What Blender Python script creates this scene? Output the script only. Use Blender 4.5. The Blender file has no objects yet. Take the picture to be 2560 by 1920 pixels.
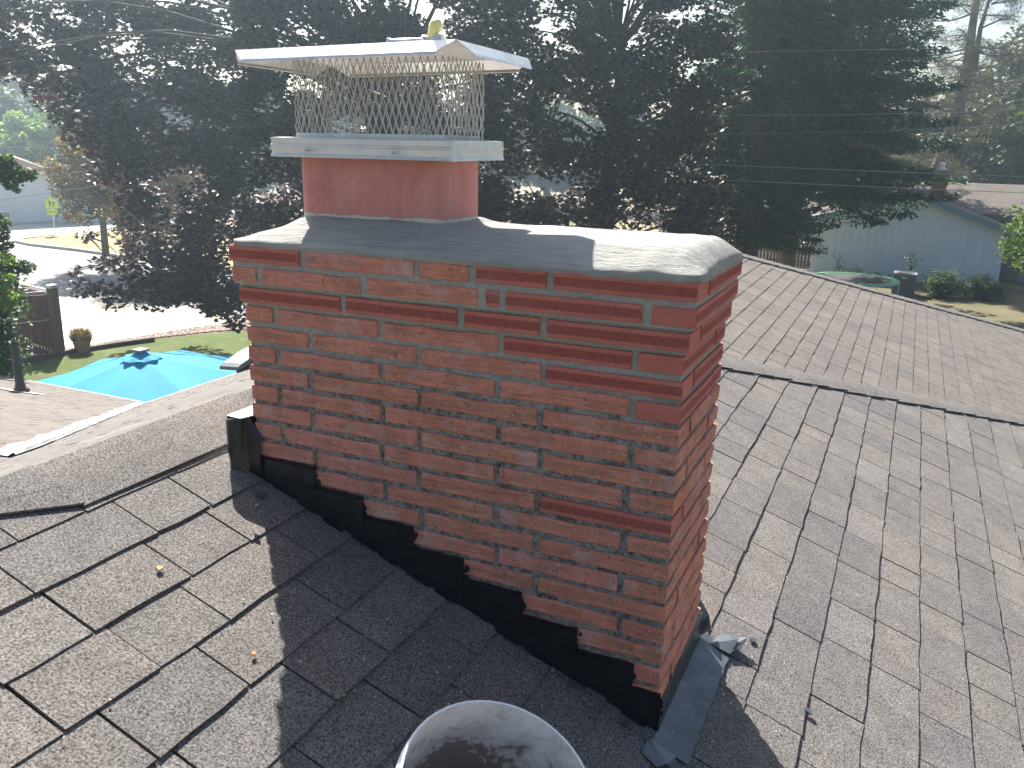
import bpy, bmesh, math, random
import numpy as np
from mathutils import Vector, Matrix

# ------------------------------------------------------------------ camera
FPX = 2144.338
RM = np.array([[0.90797432, 0.41860507, 0.01877311], [0.12989488, -0.23858785, -0.96239449], [-0.39838418, 0.87626802, -0.27100629]])                      # rows: right, down, forward
CAM = np.array([1.48840, -1.63755, 0.24465])
D = 2560 / 2212.0
def ray(px, py):
    d = np.array([(px * D - 1280) / FPX, (py * D - 960) / FPX, 1.0])
    return RM.T @ d
def at(px, py, y):                         # point of the world plane y = const
    d = ray(px, py); return CAM + d * ((y - CAM[1]) / d[1])
def atz(px, py, z):
    d = ray(px, py); return CAM + d * ((z - CAM[2]) / d[2])
def atd(px, py, dist):
    d = ray(px, py); return CAM + d * (dist / np.hypot(d[0], d[1]))
def proj(P):
    q = RM @ (np.asarray(P, float) - CAM)
    return (1280 + FPX * q[0] / q[2]) / D, (960 + FPX * q[1] / q[2]) / D, q[2]

scene = bpy.context.scene
COL = scene.collection
cd = bpy.data.cameras.new('camera')
cam = bpy.data.objects.new('camera', cd); COL.objects.link(cam)
cd.sensor_width = 36.0; cd.lens = 36.0 * FPX / 2560; cd.clip_start = 0.05; cd.clip_end = 2000
M = Matrix.Identity(4)
for i in range(3):
    M[i][0] = RM[0][i]; M[i][1] = -RM[1][i]; M[i][2] = -RM[2][i]; M[i][3] = CAM[i]
cam.matrix_world = M
scene.camera = cam

# ------------------------------------------------------------------ light
SUN_AZ = math.radians(45.5); SUN_EL = math.radians(43.0)
sdir = Vector((-math.cos(SUN_AZ) * math.cos(SUN_EL), math.sin(SUN_AZ) * math.cos(SUN_EL), math.sin(SUN_EL)))
W = bpy.data.worlds.new('World'); scene.world = W; W.use_nodes = True
wn = W.node_tree; wn.nodes.clear()
sky = wn.nodes.new('ShaderNodeTexSky'); sky.sky_type = 'NISHITA'; sky.sun_disc = False
sky.sun_elevation = SUN_EL
sky.sun_rotation = math.atan2(sdir.x, sdir.y)
sky.air_density = 1.0; sky.dust_density = 2.5; sky.ozone_density = 1.0
bg = wn.nodes.new('ShaderNodeBackground'); bg.inputs['Strength'].default_value = 0.055
wo = wn.nodes.new('ShaderNodeOutputWorld')
wn.links.new(sky.outputs[0], bg.inputs['Color']); wn.links.new(bg.outputs[0], wo.inputs['Surface'])
sl = bpy.data.lights.new('sun', 'SUN'); sl.energy = 5.0; sl.angle = math.radians(0.55); sl.color = (1.0, 0.955, 0.88)
so = bpy.data.objects.new('sun', sl); COL.objects.link(so)
so.rotation_euler = sdir.to_track_quat('Z', 'Y').to_euler(); so.location = (-20, 20, 30)
scene.view_settings.view_transform = 'Standard'; scene.view_settings.look = 'None'
scene.view_settings.exposure = 1.68; scene.view_settings.gamma = 1.0
scene.view_settings.use_curve_mapping = False
scene.cycles.max_bounces = 6; scene.cycles.transparent_max_bounces = 4
scene.cycles.sample_clamp_indirect = 6.0

rng = np.random.default_rng(7)
R = random.Random(11)

# ------------------------------------------------------------------ helpers
def tag(o, label=None, cat=None, group=None, kind=None):
    if label: o['label'] = label
    if cat: o['category'] = cat
    if group: o['group'] = group
    if kind: o['kind'] = kind
    return o
def thing(name, loc=(0, 0, 0), label=None, cat=None, group=None):
    o = bpy.data.objects.new(name, None); o.empty_display_size = 0.1
    o.location = loc; COL.objects.link(o); return tag(o, label, cat, group)
def link(name, me, mat=None, parent=None, loc=None, kind=None):
    o = bpy.data.objects.new(name, me)
    if mat is not None and len(me.materials) == 0: me.materials.append(mat)
    COL.objects.link(o)
    if parent is not None:
        o.parent = parent
        wl = Vector(loc) if loc is not None else Vector((0, 0, 0))
        pw = Vector((0, 0, 0)); q = parent
        while q is not None: pw += q.location; q = q.parent
        o.location = wl - pw
    elif loc is not None: o.location = loc
    if kind: o['kind'] = kind
    return o
def mesh(name, verts, faces, smooth=False):
    me = bpy.data.meshes.new(name); me.from_pydata([tuple(map(float, v)) for v in verts], [], faces)
    if smooth: me.polygons.foreach_set('use_smooth', [True] * len(me.polygons))
    me.update(); return me
class MB:                                   # collects simple solids into one mesh, world coordinates
    def __init__(s): s.v = []; s.f = []
    def add(s, v, f):
        b = len(s.v); s.v += [tuple(map(float, p)) for p in v]; s.f += [tuple(b + i for i in q) for q in f]
    def box(s, x0, x1, y0, y1, z0, z1):
        s.add([(x0, y0, z0), (x1, y0, z0), (x1, y1, z0), (x0, y1, z0), (x0, y0, z1), (x1, y0, z1), (x1, y1, z1), (x0, y1, z1)],
              [(0, 3, 2, 1), (4, 5, 6, 7), (0, 1, 5, 4), (1, 2, 6, 5), (2, 3, 7, 6), (3, 0, 4, 7)])
    def hexa(s, b, t):                      # four base points and four top points
        s.add(list(b) + list(t), [(0, 3, 2, 1), (4, 5, 6, 7), (0, 1, 5, 4), (1, 2, 6, 5), (2, 3, 7, 6), (3, 0, 4, 7)])
    def prism(s, poly, off):                # polygon (3-D) extruded by a vector
        n = len(poly); off = np.array(off, float)
        top = [np.array(p, float) + off for p in poly]
        s.add(list(poly) + top, [tuple(range(n))[::-1], tuple(range(n, 2 * n))] + [(i, (i + 1) % n, n + (i + 1) % n, n + i) for i in range(n)])
    def tube(s, pts, rad, n=6, caps=True):
        pts = [np.array(p, float) for p in pts]
        if np.isscalar(rad): rad = [rad] * len(pts)
        rings = []
        for i, p in enumerate(pts):
            a = pts[max(i - 1, 0)]; b = pts[min(i + 1, len(pts) - 1)]
            t = b - a; t /= (np.linalg.norm(t) + 1e-12)
            h = np.array([0, 0, 1.0]) if abs(t[2]) < 0.9 else np.array([1.0, 0, 0])
            e1 = np.cross(t, h); e1 /= np.linalg.norm(e1); e2 = np.cross(t, e1)
            rings.append([p + rad[i] * (math.cos(2 * math.pi * k / n) * e1 + math.sin(2 * math.pi * k / n) * e2) for k in range(n)])
        f = []
        for i in range(len(pts) - 1):
            for k in range(n):
                f.append((i * n + k, i * n + (k + 1) % n, (i + 1) * n + (k + 1) % n, (i + 1) * n + k))
        if caps: f += [tuple(range(n))[::-1], tuple((len(pts) - 1) * n + k for k in range(n))]
        s.add([v for r in rings for v in r], f)
    def build(s, name, mat=None, parent=None, smooth=False, kind=None, loc=None):
        v = s.v
        if loc is not None: v = [(p[0] - loc[0], p[1] - loc[1], p[2] - loc[2]) for p in v]
        return link(name, mesh(name, v, s.f, smooth), mat, parent, loc if loc is not None else (0, 0, 0), kind)

# ------------------------------------------------------------------ materials
def new_mat(name):
    m = bpy.data.materials.new(name); m.use_nodes = True
    nt = m.node_tree; b = nt.nodes['Principled BSDF']; return m, nt, b
class NT:
    def __init__(s, nt): s.nt = nt
    def n(s, t, **k):
        nd = s.nt.nodes.new(t)
        for a, b in k.items():
            if a.startswith('i_'): nd.inputs[a[2:].replace('_', ' ')].default_value = b
            else: setattr(nd, a, b)
        return nd
    def l(s, a, b): s.nt.links.new(a, b)
    def coord(s, kind='pos', scale=(1, 1, 1)):
        if kind == 'pos': o = s.n('ShaderNodeNewGeometry').outputs['Position']
        else: o = s.n('ShaderNodeTexCoord').outputs['Object']
        if scale == (1, 1, 1): return o
        m = s.n('ShaderNodeVectorMath', operation='MULTIPLY'); s.l(o, m.inputs[0]); m.inputs[1].default_value = scale
        return m.outputs[0]
    def noise(s, scale, detail=3, rough=0.55, vec=None, dist=0.0):
        t = s.n('ShaderNodeTexNoise'); t.inputs['Scale'].default_value = scale; t.inputs['Detail'].default_value = detail
        t.inputs['Roughness'].default_value = rough; t.inputs['Distortion'].default_value = dist
        if vec is not None: s.l(vec, t.inputs['Vector'])
        return t.outputs['Fac']
    def vor(s, scale, vec=None, feature='F1', out='Distance'):
        t = s.n('ShaderNodeTexVoronoi', feature=feature); t.inputs['Scale'].default_value = scale
        if vec is not None: s.l(vec, t.inputs['Vector'])
        return t.outputs[out]
    def ramp(s, fac, stops, interp='LINEAR'):
        r = s.n('ShaderNodeValToRGB'); r.color_ramp.interpolation = interp
        e = r.color_ramp.elements
        while len(e) < len(stops): e.new(0.5)
        for i, (p, c) in enumerate(stops):
            e[i].position = p
            e[i].color = (c, c, c, 1) if np.isscalar(c) else (*c, 1)
        s.l(fac, r.inputs[0]); return r.outputs[0]
    def mix(s, fac, a, b, mode='MIX'):
        m = s.n('ShaderNodeMix', data_type='RGBA', blend_type=mode)
        for sock, v in ((m.inputs[0], fac), (m.inputs[6], a), (m.inputs[7], b)):
            if isinstance(v, bpy.types.NodeSocket): s.l(v, sock)
            elif np.isscalar(v): sock.default_value = v if sock == m.inputs[0] else (v, v, v, 1)
            else: sock.default_value = (*v, 1)
        return m.outputs[2]
    def math(s, op, a, b=0.0, clamp=False):
        m = s.n('ShaderNodeMath', operation=op); m.use_clamp = clamp
        for sock, v in ((m.inputs[0], a), (m.inputs[1], b)):
            if isinstance(v, bpy.types.NodeSocket): s.l(v, sock)
            else: sock.default_value = v
        return m.outputs[0]
    def bump(s, h, strength, dist, b):
        n = s.n('ShaderNodeBump'); n.inputs['Strength'].default_value = strength; n.inputs['Distance'].default_value = dist
        s.l(h, n.inputs['Height']); s.l(n.outputs[0], b.inputs['Normal'])
    def rnd(s):                              # per object and per island
        a = s.n('ShaderNodeObjectInfo').outputs['Random']; g = s.n('ShaderNodeNewGeometry').outputs['Random Per Island']
        return s.math('FRACT', s.math('ADD', a, g))
def plain(name, c, rough=0.7, metal=0.0, var=0.12, scale=8.0, bump=0.0, bscale=60.0, spec=None, bdist=0.002):
    m, nt, b = new_mat(name); q = NT(nt)
    f = q.noise(scale, 4, 0.6, q.coord())
    lo = tuple(x * (1 - var) for x in c); hi = tuple(min(1, x * (1 + var)) for x in c)
    q.l(q.ramp(f, [(0.3, lo), (0.7, hi)]), b.inputs['Base Color'])
    b.inputs['Roughness'].default_value = rough; b.inputs['Metallic'].default_value = metal
    if spec is not None: b.inputs['Specular IOR Level'].default_value = spec
    if bump: q.bump(q.noise(bscale, 4, 0.6, q.coord()), bump, bdist, b)
    return m

def mat_shingle(name, base, var=0.12, fine=260.0, grain=0.55):
    m, nt, b = new_mat(name); q = NT(nt); p = q.coord()
    r = q.rnd()
    g = q.noise(fine, 3, 0.75, p)
    med = q.noise(14, 4, 0.6, p); big = q.noise(2.3, 3, 0.5, p)
    c = q.ramp(g, [(0.33, tuple(x * (1 - grain) for x in base)), (0.5, base), (0.68, tuple(x * (1 + 1.1 * grain) for x in base))])
    tint = q.ramp(r, [(0.0, (1 - var, 1 - var, 1 - var * .8)), (0.45, (1.0, 0.99, 0.98)), (0.75, (1.04, 1.0, 0.97)), (1.0, (1 + var, 1 + var, 1 + var))])
    c = q.mix(1.0, c, tint, 'MULTIPLY')
    c = q.mix(1.0, c, q.ramp(med, [(0.3, 0.86), (0.7, 1.12)]), 'MULTIPLY')
    c = q.mix(1.0, c, q.ramp(big, [(0.3, (0.90, 0.90, 0.92)), (0.7, (1.1, 1.08, 1.05))]), 'MULTIPLY')
    spots = q.ramp(q.noise(9, 2, 0.8, p, 1.0), [(0.735, 0.0), (0.755, 0.5)])
    c = q.mix(spots, c, (0.30, 0.28, 0.26))
    q.l(c, b.inputs['Base Color']); b.inputs['Roughness'].default_value = 0.92
    b.inputs['Specular IOR Level'].default_value = 0.2
    q.bump(g, 0.9, 0.0022, b)
    return m

def mat_brick(name, new):
    m, nt, b = new_mat(name); q = NT(nt)
    o = q.coord('obj'); p = q.coord(); r = q.n('ShaderNodeObjectInfo').outputs['Random']
    ox = q.n('ShaderNodeVectorMath', operation='ADD'); q.l(o, ox.inputs[0])
    cmb = q.n('ShaderNodeCombineXYZ'); q.l(q.math('MULTIPLY', r, 37.0), cmb.inputs[0]); q.l(q.math('MULTIPLY', r, 11.0), cmb.inputs[1])
    q.l(cmb.outputs[0], ox.inputs[1]); ov = ox.outputs[0]
    st = q.n('ShaderNodeVectorMath', operation='MULTIPLY'); q.l(ov, st.inputs[0]); st.inputs[1].default_value = (10, 80, 260)
    stri = q.noise(1.0, 4, 0.65, st.outputs[0], 0.6)
    fine = q.noise(190, 3, 0.7, ov)
    med = q.noise(16, 4, 0.6, ov)
    if new:
        sep = q.n('ShaderNodeSeparateXYZ'); q.l(o, sep.inputs[0])
        tcn = q.n('ShaderNodeTexCoord').outputs['Normal']; sn = q.n('ShaderNodeSeparateXYZ'); q.l(tcn, sn.inputs[0])
        az = q.math('ABSOLUTE', q.math('ADD', sep.outputs[2], q.math('MULTIPLY', q.math('SUBTRACT', q.noise(70, 3, 0.7, ov), 0.5), 0.004)))
        band = q.math('MULTIPLY', q.math('LESS_THAN', az, 0.0092), q.math('GREATER_THAN', q.math('ABSOLUTE', sn.outputs[1]), 0.6))
        flat = q.ramp(med, [(0.3, (0.42, 0.135, 0.105)), (0.7, (0.50, 0.17, 0.13))])
        rgh = q.ramp(q.noise(120, 4, 0.8, ov), [(0.3, (0.27, 0.08, 0.066)), (0.62, (0.43, 0.13, 0.10))])
        c = q.mix(band, flat, rgh)
        q.l(q.math('MULTIPLY', band, 1.0), nt.nodes.new('ShaderNodeMath').inputs[0])
        spk = q.ramp(q.noise(95, 2, 0.5, ov), [(0.735, 0.0), (0.75, 1.0)])
        c = q.mix(q.math('MULTIPLY', spk, 0.6), c, (0.55, 0.45, 0.38))
        sm = q.ramp(q.noise(8, 4, 0.7, p), [(0.58, 0.0), (0.75, 0.35)])
        c = q.mix(sm, c, (0.33, 0.28, 0.26))
        h = q.math('ADD', q.math('MULTIPLY', q.math('MULTIPLY', band, q.noise(170, 4, 0.8, ov)), 1.0), q.math('MULTIPLY', band, -0.45))
        h = q.math('ADD', h, q.math('MULTIPLY', fine, 0.15))
        q.bump(h, 1.0, 0.006, b)
    else:
        c = q.ramp(stri, [(0.30, (0.26, 0.12, 0.08)), (0.43, (0.54, 0.215, 0.14)), (0.55, (0.63, 0.27, 0.18)), (0.72, (0.54, 0.21, 0.16))])
        c = q.mix(q.ramp(r, [(0.0, 0.0), (0.45, 0.15), (0.8, 0.55), (1.0, 0.75)]), c, (0.62, 0.25, 0.20))
        c = q.mix(1.0, c, q.ramp(med, [(0.25, 0.74), (0.7, 1.16)]), 'MULTIPLY')
        # rough worn middle of the face: darker, brown
        sep = q.n('ShaderNodeSeparateXYZ'); q.l(o, sep.inputs[0])
        az = q.math('ABSOLUTE', sep.outputs[2])
        mid = q.math('MULTIPLY', q.ramp(az, [(0.004 , 1.0), (0.011, 0.0)]), q.ramp(q.noise(7, 4, 0.7, ov), [(0.42, 0.0), (0.62, 0.75)]))
        c = q.mix(mid, c, q.ramp(q.noise(130, 3, 0.8, ov), [(0.3, (0.16, 0.10, 0.075)), (0.65, (0.44, 0.24, 0.16))]))
        spk = q.ramp(q.vor(85, ov), [(0.15, 1.0), (0.21, 0.0)])
        spm = q.ramp(q.noise(22, 3, 0.7, ov), [(0.42, 0.0), (0.54, 1.0)])
        c = q.mix(q.math('MULTIPLY', q.math('MULTIPLY', spk, spm), 0.85), c, (0.62, 0.50, 0.38))
        wh = q.ramp(q.noise(11, 5, 0.75, p, 0.5), [(0.54, 0.0), (0.68, 0.7)])
        c = q.mix(wh, c, (0.52, 0.40, 0.38))
        pit = q.ramp(q.noise(60, 4, 0.75, ov), [(0.32, 0.75), (0.39, 0.0)])
        c = q.mix(pit, c, (0.12, 0.05, 0.04))
        h = q.math('ADD', q.math('MULTIPLY', stri, 1.0), q.math('MULTIPLY', fine, 0.3))
        q.bump(h, 0.8, 0.005, b)
    q.l(c, b.inputs['Base Color']); b.inputs['Roughness'].default_value = 0.88
    b.inputs['Specular IOR Level'].default_value = 0.25
    return m

def mat_mortar():
    m, nt, b = new_mat('mortar_joint'); q = NT(nt); p = q.coord()
    sx = q.n('ShaderNodeSeparateXYZ'); q.l(p, sx.inputs[0])
    f = q.noise(90, 4, 0.75, p); s = q.noise(9, 4, 0.7, p)
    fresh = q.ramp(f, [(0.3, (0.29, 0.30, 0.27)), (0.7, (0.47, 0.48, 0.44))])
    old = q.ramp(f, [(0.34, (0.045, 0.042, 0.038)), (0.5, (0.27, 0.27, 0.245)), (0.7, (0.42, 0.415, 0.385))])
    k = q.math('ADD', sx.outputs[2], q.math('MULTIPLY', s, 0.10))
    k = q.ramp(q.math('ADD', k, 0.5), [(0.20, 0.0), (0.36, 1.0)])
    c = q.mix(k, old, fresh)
    st = q.ramp(q.noise(14, 4, 0.8, p), [(0.52, 0.0), (0.66, 0.7)])
    c = q.mix(q.math('MULTIPLY', st, q.math('SUBTRACT', 1.0, k)), c, (0.03, 0.03, 0.028))
    q.l(c, b.inputs['Base Color']); b.inputs['Roughness'].default_value = 0.95
    q.bump(q.math('ADD', q.noise(260, 4, 0.8, p), s), 1.0, 0.004, b); return m

def mat_crown():
    m, nt, b = new_mat('crown_mortar'); q = NT(nt); p = q.coord()
    st = q.coord('pos', (10, 60, 60)); s1 = q.noise(1.0, 5, 0.7, st, 1.2)
    v = q.noise(6, 4, 0.6, p)
    c = q.ramp(s1, [(0.3, (0.34, 0.34, 0.315)), (0.65, (0.43, 0.425, 0.39))])
    c = q.mix(1.0, c, q.ramp(v, [(0.3, 0.86), (0.7, 1.08)]), 'MULTIPLY')
    q.l(c, b.inputs['Base Color']); b.inputs['Roughness'].default_value = 0.95
    h = q.math('ADD', q.math('MULTIPLY', s1, 1.0), q.math('MULTIPLY', q.noise(170, 4, 0.8, p), 0.35))
    q.bump(h, 1.0, 0.010, b); return m

def mat_flue():
    m, nt, b = new_mat('clay_flue'); q = NT(nt); p = q.coord(); sx = q.n('ShaderNodeSeparateXYZ'); q.l(p, sx.inputs[0])
    c = q.ramp(q.noise(7, 4, 0.6, p, 0.8), [(0.3, (0.46, 0.175, 0.155)), (0.5, (0.56, 0.235, 0.205)), (0.72, (0.60, 0.28, 0.235))])
    c = q.mix(1.0, c, q.ramp(q.noise(1.0, 3, .6, q.coord('pos', (70, 70, 3))), [(0.3, 0.93), (0.7, 1.05)]), 'MULTIPLY')
    e = q.math('ADD', q.math('MULTIPLY', q.noise(45, 4, 0.8, p), 0.02), q.math('MULTIPLY', q.noise(7, 2, 0.6, p), 0.016))
    k = q.math('LESS_THAN', q.math('SUBTRACT', sx.outputs[2], e), 0.051)
    c = q.mix(k, c, (0.55, 0.54, 0.51))
    q.l(c, b.inputs['Base Color']); b.inputs['Roughness'].default_value = 0.85
    q.bump(q.noise(120, 3, 0.7, p), 0.3, 0.002, b); return m

def mat_leaf(name, cols, trans=0.35, transcol=None, rough=0.55, spec=0.35):
    m, nt, b = new_mat(name); q = NT(nt)
    g = q.n('ShaderNodeNewGeometry').outputs['Random Per Island']
    n = len(cols)
    c = q.ramp(g, [(i / (n - 1), cols[i]) for i in range(n)])
    c = q.mix(1.0, c, q.ramp(q.noise(0.9, 3, 0.6, q.coord()), [(0.3, 0.7), (0.7, 1.3)]), 'MULTIPLY')
    q.l(c, b.inputs['Base Color']); b.inputs['Roughness'].default_value = rough
    b.inputs['Specular IOR Level'].default_value = spec
    tr = q.n('ShaderNodeBsdfTranslucent')
    tc = q.mix(1.0, c, transcol or (1.6, 1.5, 0.8), 'MULTIPLY'); q.l(tc, tr.inputs['Color'])
    mx = q.n('ShaderNodeMixShader'); mx.inputs[0].default_value = trans
    q.l(b.outputs[0], mx.inputs[1]); q.l(tr.outputs[0], mx.inputs[2])
    q.l(mx.outputs[0], nt.nodes['Material Output'].inputs['Surface']); return m

def mat_ground(name, c1, c2, scale=0.5, fine=14.0, bump=0.4, c3=None):
    m, nt, b = new_mat(name); q = NT(nt); p = q.coord()
    c = q.ramp(q.noise(scale, 5, 0.65, p), [(0.35, c1), (0.65, c2)])
    c = q.mix(1.0, c, q.ramp(q.noise(fine, 4, 0.7, p), [(0.3, 0.72), (0.7, 1.25)]), 'MULTIPLY')
    if c3 is not None: c = q.mix(q.ramp(q.noise(scale * 3.1, 4, 0.7, p), [(0.5, 0.0), (0.68, 0.8)]), c, c3)
    q.l(c, b.inputs['Base Color']); b.inputs['Roughness'].default_value = 0.95
    b.inputs['Specular IOR Level'].default_value = 0.2
    q.bump(q.noise(fine * 2, 3, 0.7, p), bump, 0.03, b); return m

def mat_metal(name, c, rough=0.35, dent=0.15, metal=1.0):
    m, nt, b = new_mat(name); q = NT(nt); p = q.coord()
    f = q.noise(30, 4, 0.6, p)
    q.l(q.ramp(f, [(0.3, tuple(x * .85 for x in c)), (0.7, c)]), b.inputs['Base Color'])
    q.l(q.ramp(q.noise(11, 4, 0.6, p), [(0.3, rough * .7), (0.7, min(1, rough * 1.4))]), b.inputs['Roughness'])
    b.inputs['Metallic'].default_value = metal
    q.bump(q.noise(14, 2, 0.5, p), dent, 0.006, b); return m
def mat_wood(name, c, axis=2, scale=1.0, rough=0.85, var=0.25):
    m, nt, b = new_mat(name); q = NT(nt)
    s = [14 * scale] * 3; s[axis] = 0.8 * scale
    f = q.noise(1.0, 4, 0.65, q.coord('pos', tuple(s)), 0.4)
    cc = q.ramp(f, [(0.3, tuple(x * (1 - var) for x in c)), (0.7, tuple(x * (1 + var) for x in c))])
    cc = q.mix(1.0, cc, q.ramp(q.rnd(), [(0.0, 0.82), (1.0, 1.15)]), 'MULTIPLY')
    q.l(cc, b.inputs['Base Color']); b.inputs['Roughness'].default_value = rough
    q.bump(f, 0.4, 0.004, b); return m

MAT = {}
MAT['shingle'] = mat_shingle('shingle_granules', (0.146, 0.137, 0.131), var=0.13, fine=210, grain=0.85)
MAT['shingle_far'] = mat_shingle('shingle_granules_far', (0.145, 0.130, 0.120), var=0.10, fine=60, grain=0.3)
MAT['cap'] = mat_shingle('ridge_cap_granules', (0.146, 0.138, 0.132), var=0.04, fine=210, grain=0.85)
MAT['deck'] = plain('felt_underlay', (0.018, 0.017, 0.016), 0.95)
MAT['brick_old'] = mat_brick('weathered_brick', False)
MAT['brick_new'] = mat_brick('new_brick', True)
MAT['mortar'] = mat_mortar(); MAT['crown'] = mat_crown(); MAT['flue'] = mat_flue()
MAT['galv'] = mat_metal('galvanised_steel', (0.66, 0.69, 0.71), 0.42, 0.12, 0.55)
MAT['lid'] = mat_metal('bright_steel', (0.78, 0.78, 0.77), 0.30, 0.1, 0.7)
MAT['meshwire'] = mat_metal('expanded_steel', (0.60, 0.61, 0.60), 0.5, 0.0, 0.3)
MAT['tar'] = plain('black_flashing', (0.013, 0.015, 0.018), 0.30, 0.0, 0.35, 20, 0.6, 45, 0.5, 0.004)
MAT['apron'] = mat_metal('painted_lead_flashing', (0.085, 0.10, 0.12), 0.40, 0.8, 0.4)
MAT['tin'] = mat_metal('valley_tin', (0.36, 0.36, 0.355), 0.55, 0.4, 0.5)
MAT['white_plastic'] = plain('white_plastic', (0.74, 0.75, 0.77), 0.45, 0, 0.03)
MAT['foliage_maple'] = None

# ================================================================== ground and roads
ZG = -6.55
def sheet(name, pts, z, mat, kind='structure'):
    v = [(p[0], p[1], z) for p in pts]
    o = link(name, mesh(name, v, [tuple(range(len(v)))]), mat); o['kind'] = kind; return o
MAT['dry'] = mat_ground('dry_earth', (0.22, 0.17, 0.11), (0.30, 0.25, 0.15), 0.15, 9, 0.3, (0.10, 0.12, 0.05))
MAT['lawn'] = mat_ground('mown_lawn', (0.075, 0.115, 0.028), (0.12, 0.15, 0.045), 0.6, 30, 0.8, (0.17, 0.16, 0.06))
MAT['brownish_lawn'] = mat_ground('back_lawn', (0.10, 0.10, 0.045), (0.17, 0.14, 0.08), 0.4, 20, 0.6)  # browner mix than the mown lawn
MAT['verge'] = mat_ground('dry_verge', (0.30, 0.25, 0.12), (0.38, 0.31, 0.17), 0.25, 16, 0.5, (0.14, 0.18, 0.06))
MAT['asphalt'] = mat_ground('sunbleached_asphalt', (0.24, 0.235, 0.235), (0.30, 0.295, 0.29), 0.2, 40, 0.3)
MAT['road'] = mat_ground('pale_road', (0.36, 0.35, 0.34), (0.44, 0.43, 0.41), 0.2, 40, 0.3)
MAT['drive'] = mat_ground('gravelly_drive', (0.40, 0.35, 0.27), (0.50, 0.44, 0.34), 0.5, 25, 0.4)
MAT['concrete'] = mat_ground('concrete_slab', (0.62, 0.60, 0.55), (0.70, 0.68, 0.63), 0.3, 20, 0.15)
MAT['pebble'] = mat_ground('river_pebbles', (0.20, 0.13, 0.10), (0.50, 0.40, 0.33), 9.0, 30, 1.0)
MAT['kerb'] = plain('kerb_concrete', (0.34, 0.32, 0.29), 0.9)
n = 24
v = [(600 * math.cos(2 * math.pi * k / n), 600 * math.sin(2 * math.pi * k / n), ZG - 0.02) for k in range(n)]
g = link('ground', mesh('ground', v, [tuple(range(n))]), MAT['dry']); g['kind'] = 'structure'
def G(px, py): return tuple(atz(px, py, ZG)[:2])
sheet('road', [(-66, 20), (-30, 23.2), (-22, 24.0), (0, 26), (30, 29), (30, 36), (0, 35), (-30.5, 32.7), (-43.7, 34.5), (-50.8, 35.3), (-51.6, 39.2), (-52.2, 42), (-54, 70), (-61, 70), (-60, 48), (-61.1, 42.5), (-75, 41), (-120, 38), (-120, 15)], ZG, MAT['road'])
sheet('road_asphalt', [(-60, 20.5), (-31, 23.4), (-22, 24.1), (0, 26.1), (28, 29), (28, 35.7), (0, 34.7), (-30, 32.2), (-43.5, 34.1), (-56, 33.8)], ZG + 0.004, MAT['asphalt'])
sheet('grass_island', [(-50.8, 35.5), (-43.7, 34.7), (-30.5, 32.9), (0, 35.2), (0, 42), (-30, 43), (-45, 45), (-52.0, 44), (-51.6, 39.2)], ZG + 0.12, MAT['verge'])
sheet('driveway', [(-31.6, 23.4), (-22.3, 24.0), (-20.3, 23.2), (-22.3, 17.0), (-23.4, 16.3), (-27, 16), (-34, 17)], ZG + 0.008, MAT['drive'])
sheet('concrete_slab', [(-26.3, 19.4), (-22.7, 22.7), (-21.6, 21.8), (-22.9, 17.4), (-27.5, 17.0)], ZG + 0.012, MAT['concrete'])
sheet('pebble_strip', [(-22.95, 17.5), (-22.0, 21.5), (-20.6, 24.1), (-18.6, 24.0), (-20.6, 21.5), (-22.3, 18.8), (-22.9, 14.2), (-24.2, 14.0), (-24.0, 16.8)], ZG + 0.016, MAT['pebble'])
sheet('lawn', [(-22.7, 13.6), (-22.55, 17.0), (-22.0, 19.3), (-20.3, 22.0), (-16.0, 23.5), (-4, 24.5), (-2, 8), (-23, 3)], ZG + 0.012, MAT['lawn'])
sheet('back_lawn', [(-9, 16), (24, 16), (24, 49), (-9, 49)], ZG + 0.010, MAT['brownish_lawn'])
sheet('pavement', [(-61.0, 42.3), (-60.0, 48.2), (-54.6, 66), (-56.5, 66), (-61.6, 48.6), (-62.3, 43.6), (-69, 44.6), (-69, 42.4)], ZG + 0.10, MAT['concrete'])
def kerb(name, line, h=0.13, w=0.16):
    mb = MB()
    for a, b in zip(line[:-1], line[1:]):
        a = np.array(a); b = np.array(b); d = (b - a) / np.linalg.norm(b - a); nrm = np.array([-d[1], d[0]]) * w / 2
        q = [a - nrm, b - nrm, b + nrm, a + nrm]
        mb.hexa([(p[0], p[1], ZG - 0.05) for p in q], [(p[0], p[1], ZG + h) for p in q])
    o = mb.build(name, MAT['kerb']); o['kind'] = 'structure'; return o
kerb('kerb', [(-51.6, 39.0), (-51.3, 36.6), (-50.6, 35.5), (-48.5, 34.9), (-43.7, 34.6), (-37, 33.6), (-30.5, 32.8), (0, 35.1)], 0.16, 0.2)
kerb('kerb', [(-69, 42.3), (-61.0, 42.2), (-59.9, 48.2), (-54.4, 66)], 0.12, 0.2)

# ================================================================== the house roof the camera stands on
TH = math.atan(0.375); CT, ST = math.cos(TH), math.sin(TH)
RX, RZ = -0.26, -0.5025                     # main ridge
S0 = 0.37542
HY = 1.808                               # pitch of the far slope
EZ = -3.9                                  # eave height
KX, KY = -9.31, 7.907                      # inner eave corner above the yard
house = thing('house', (0, 0, ZG), 'house with grey asphalt shingle roof that the brick chimney stands on', 'house')

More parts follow.
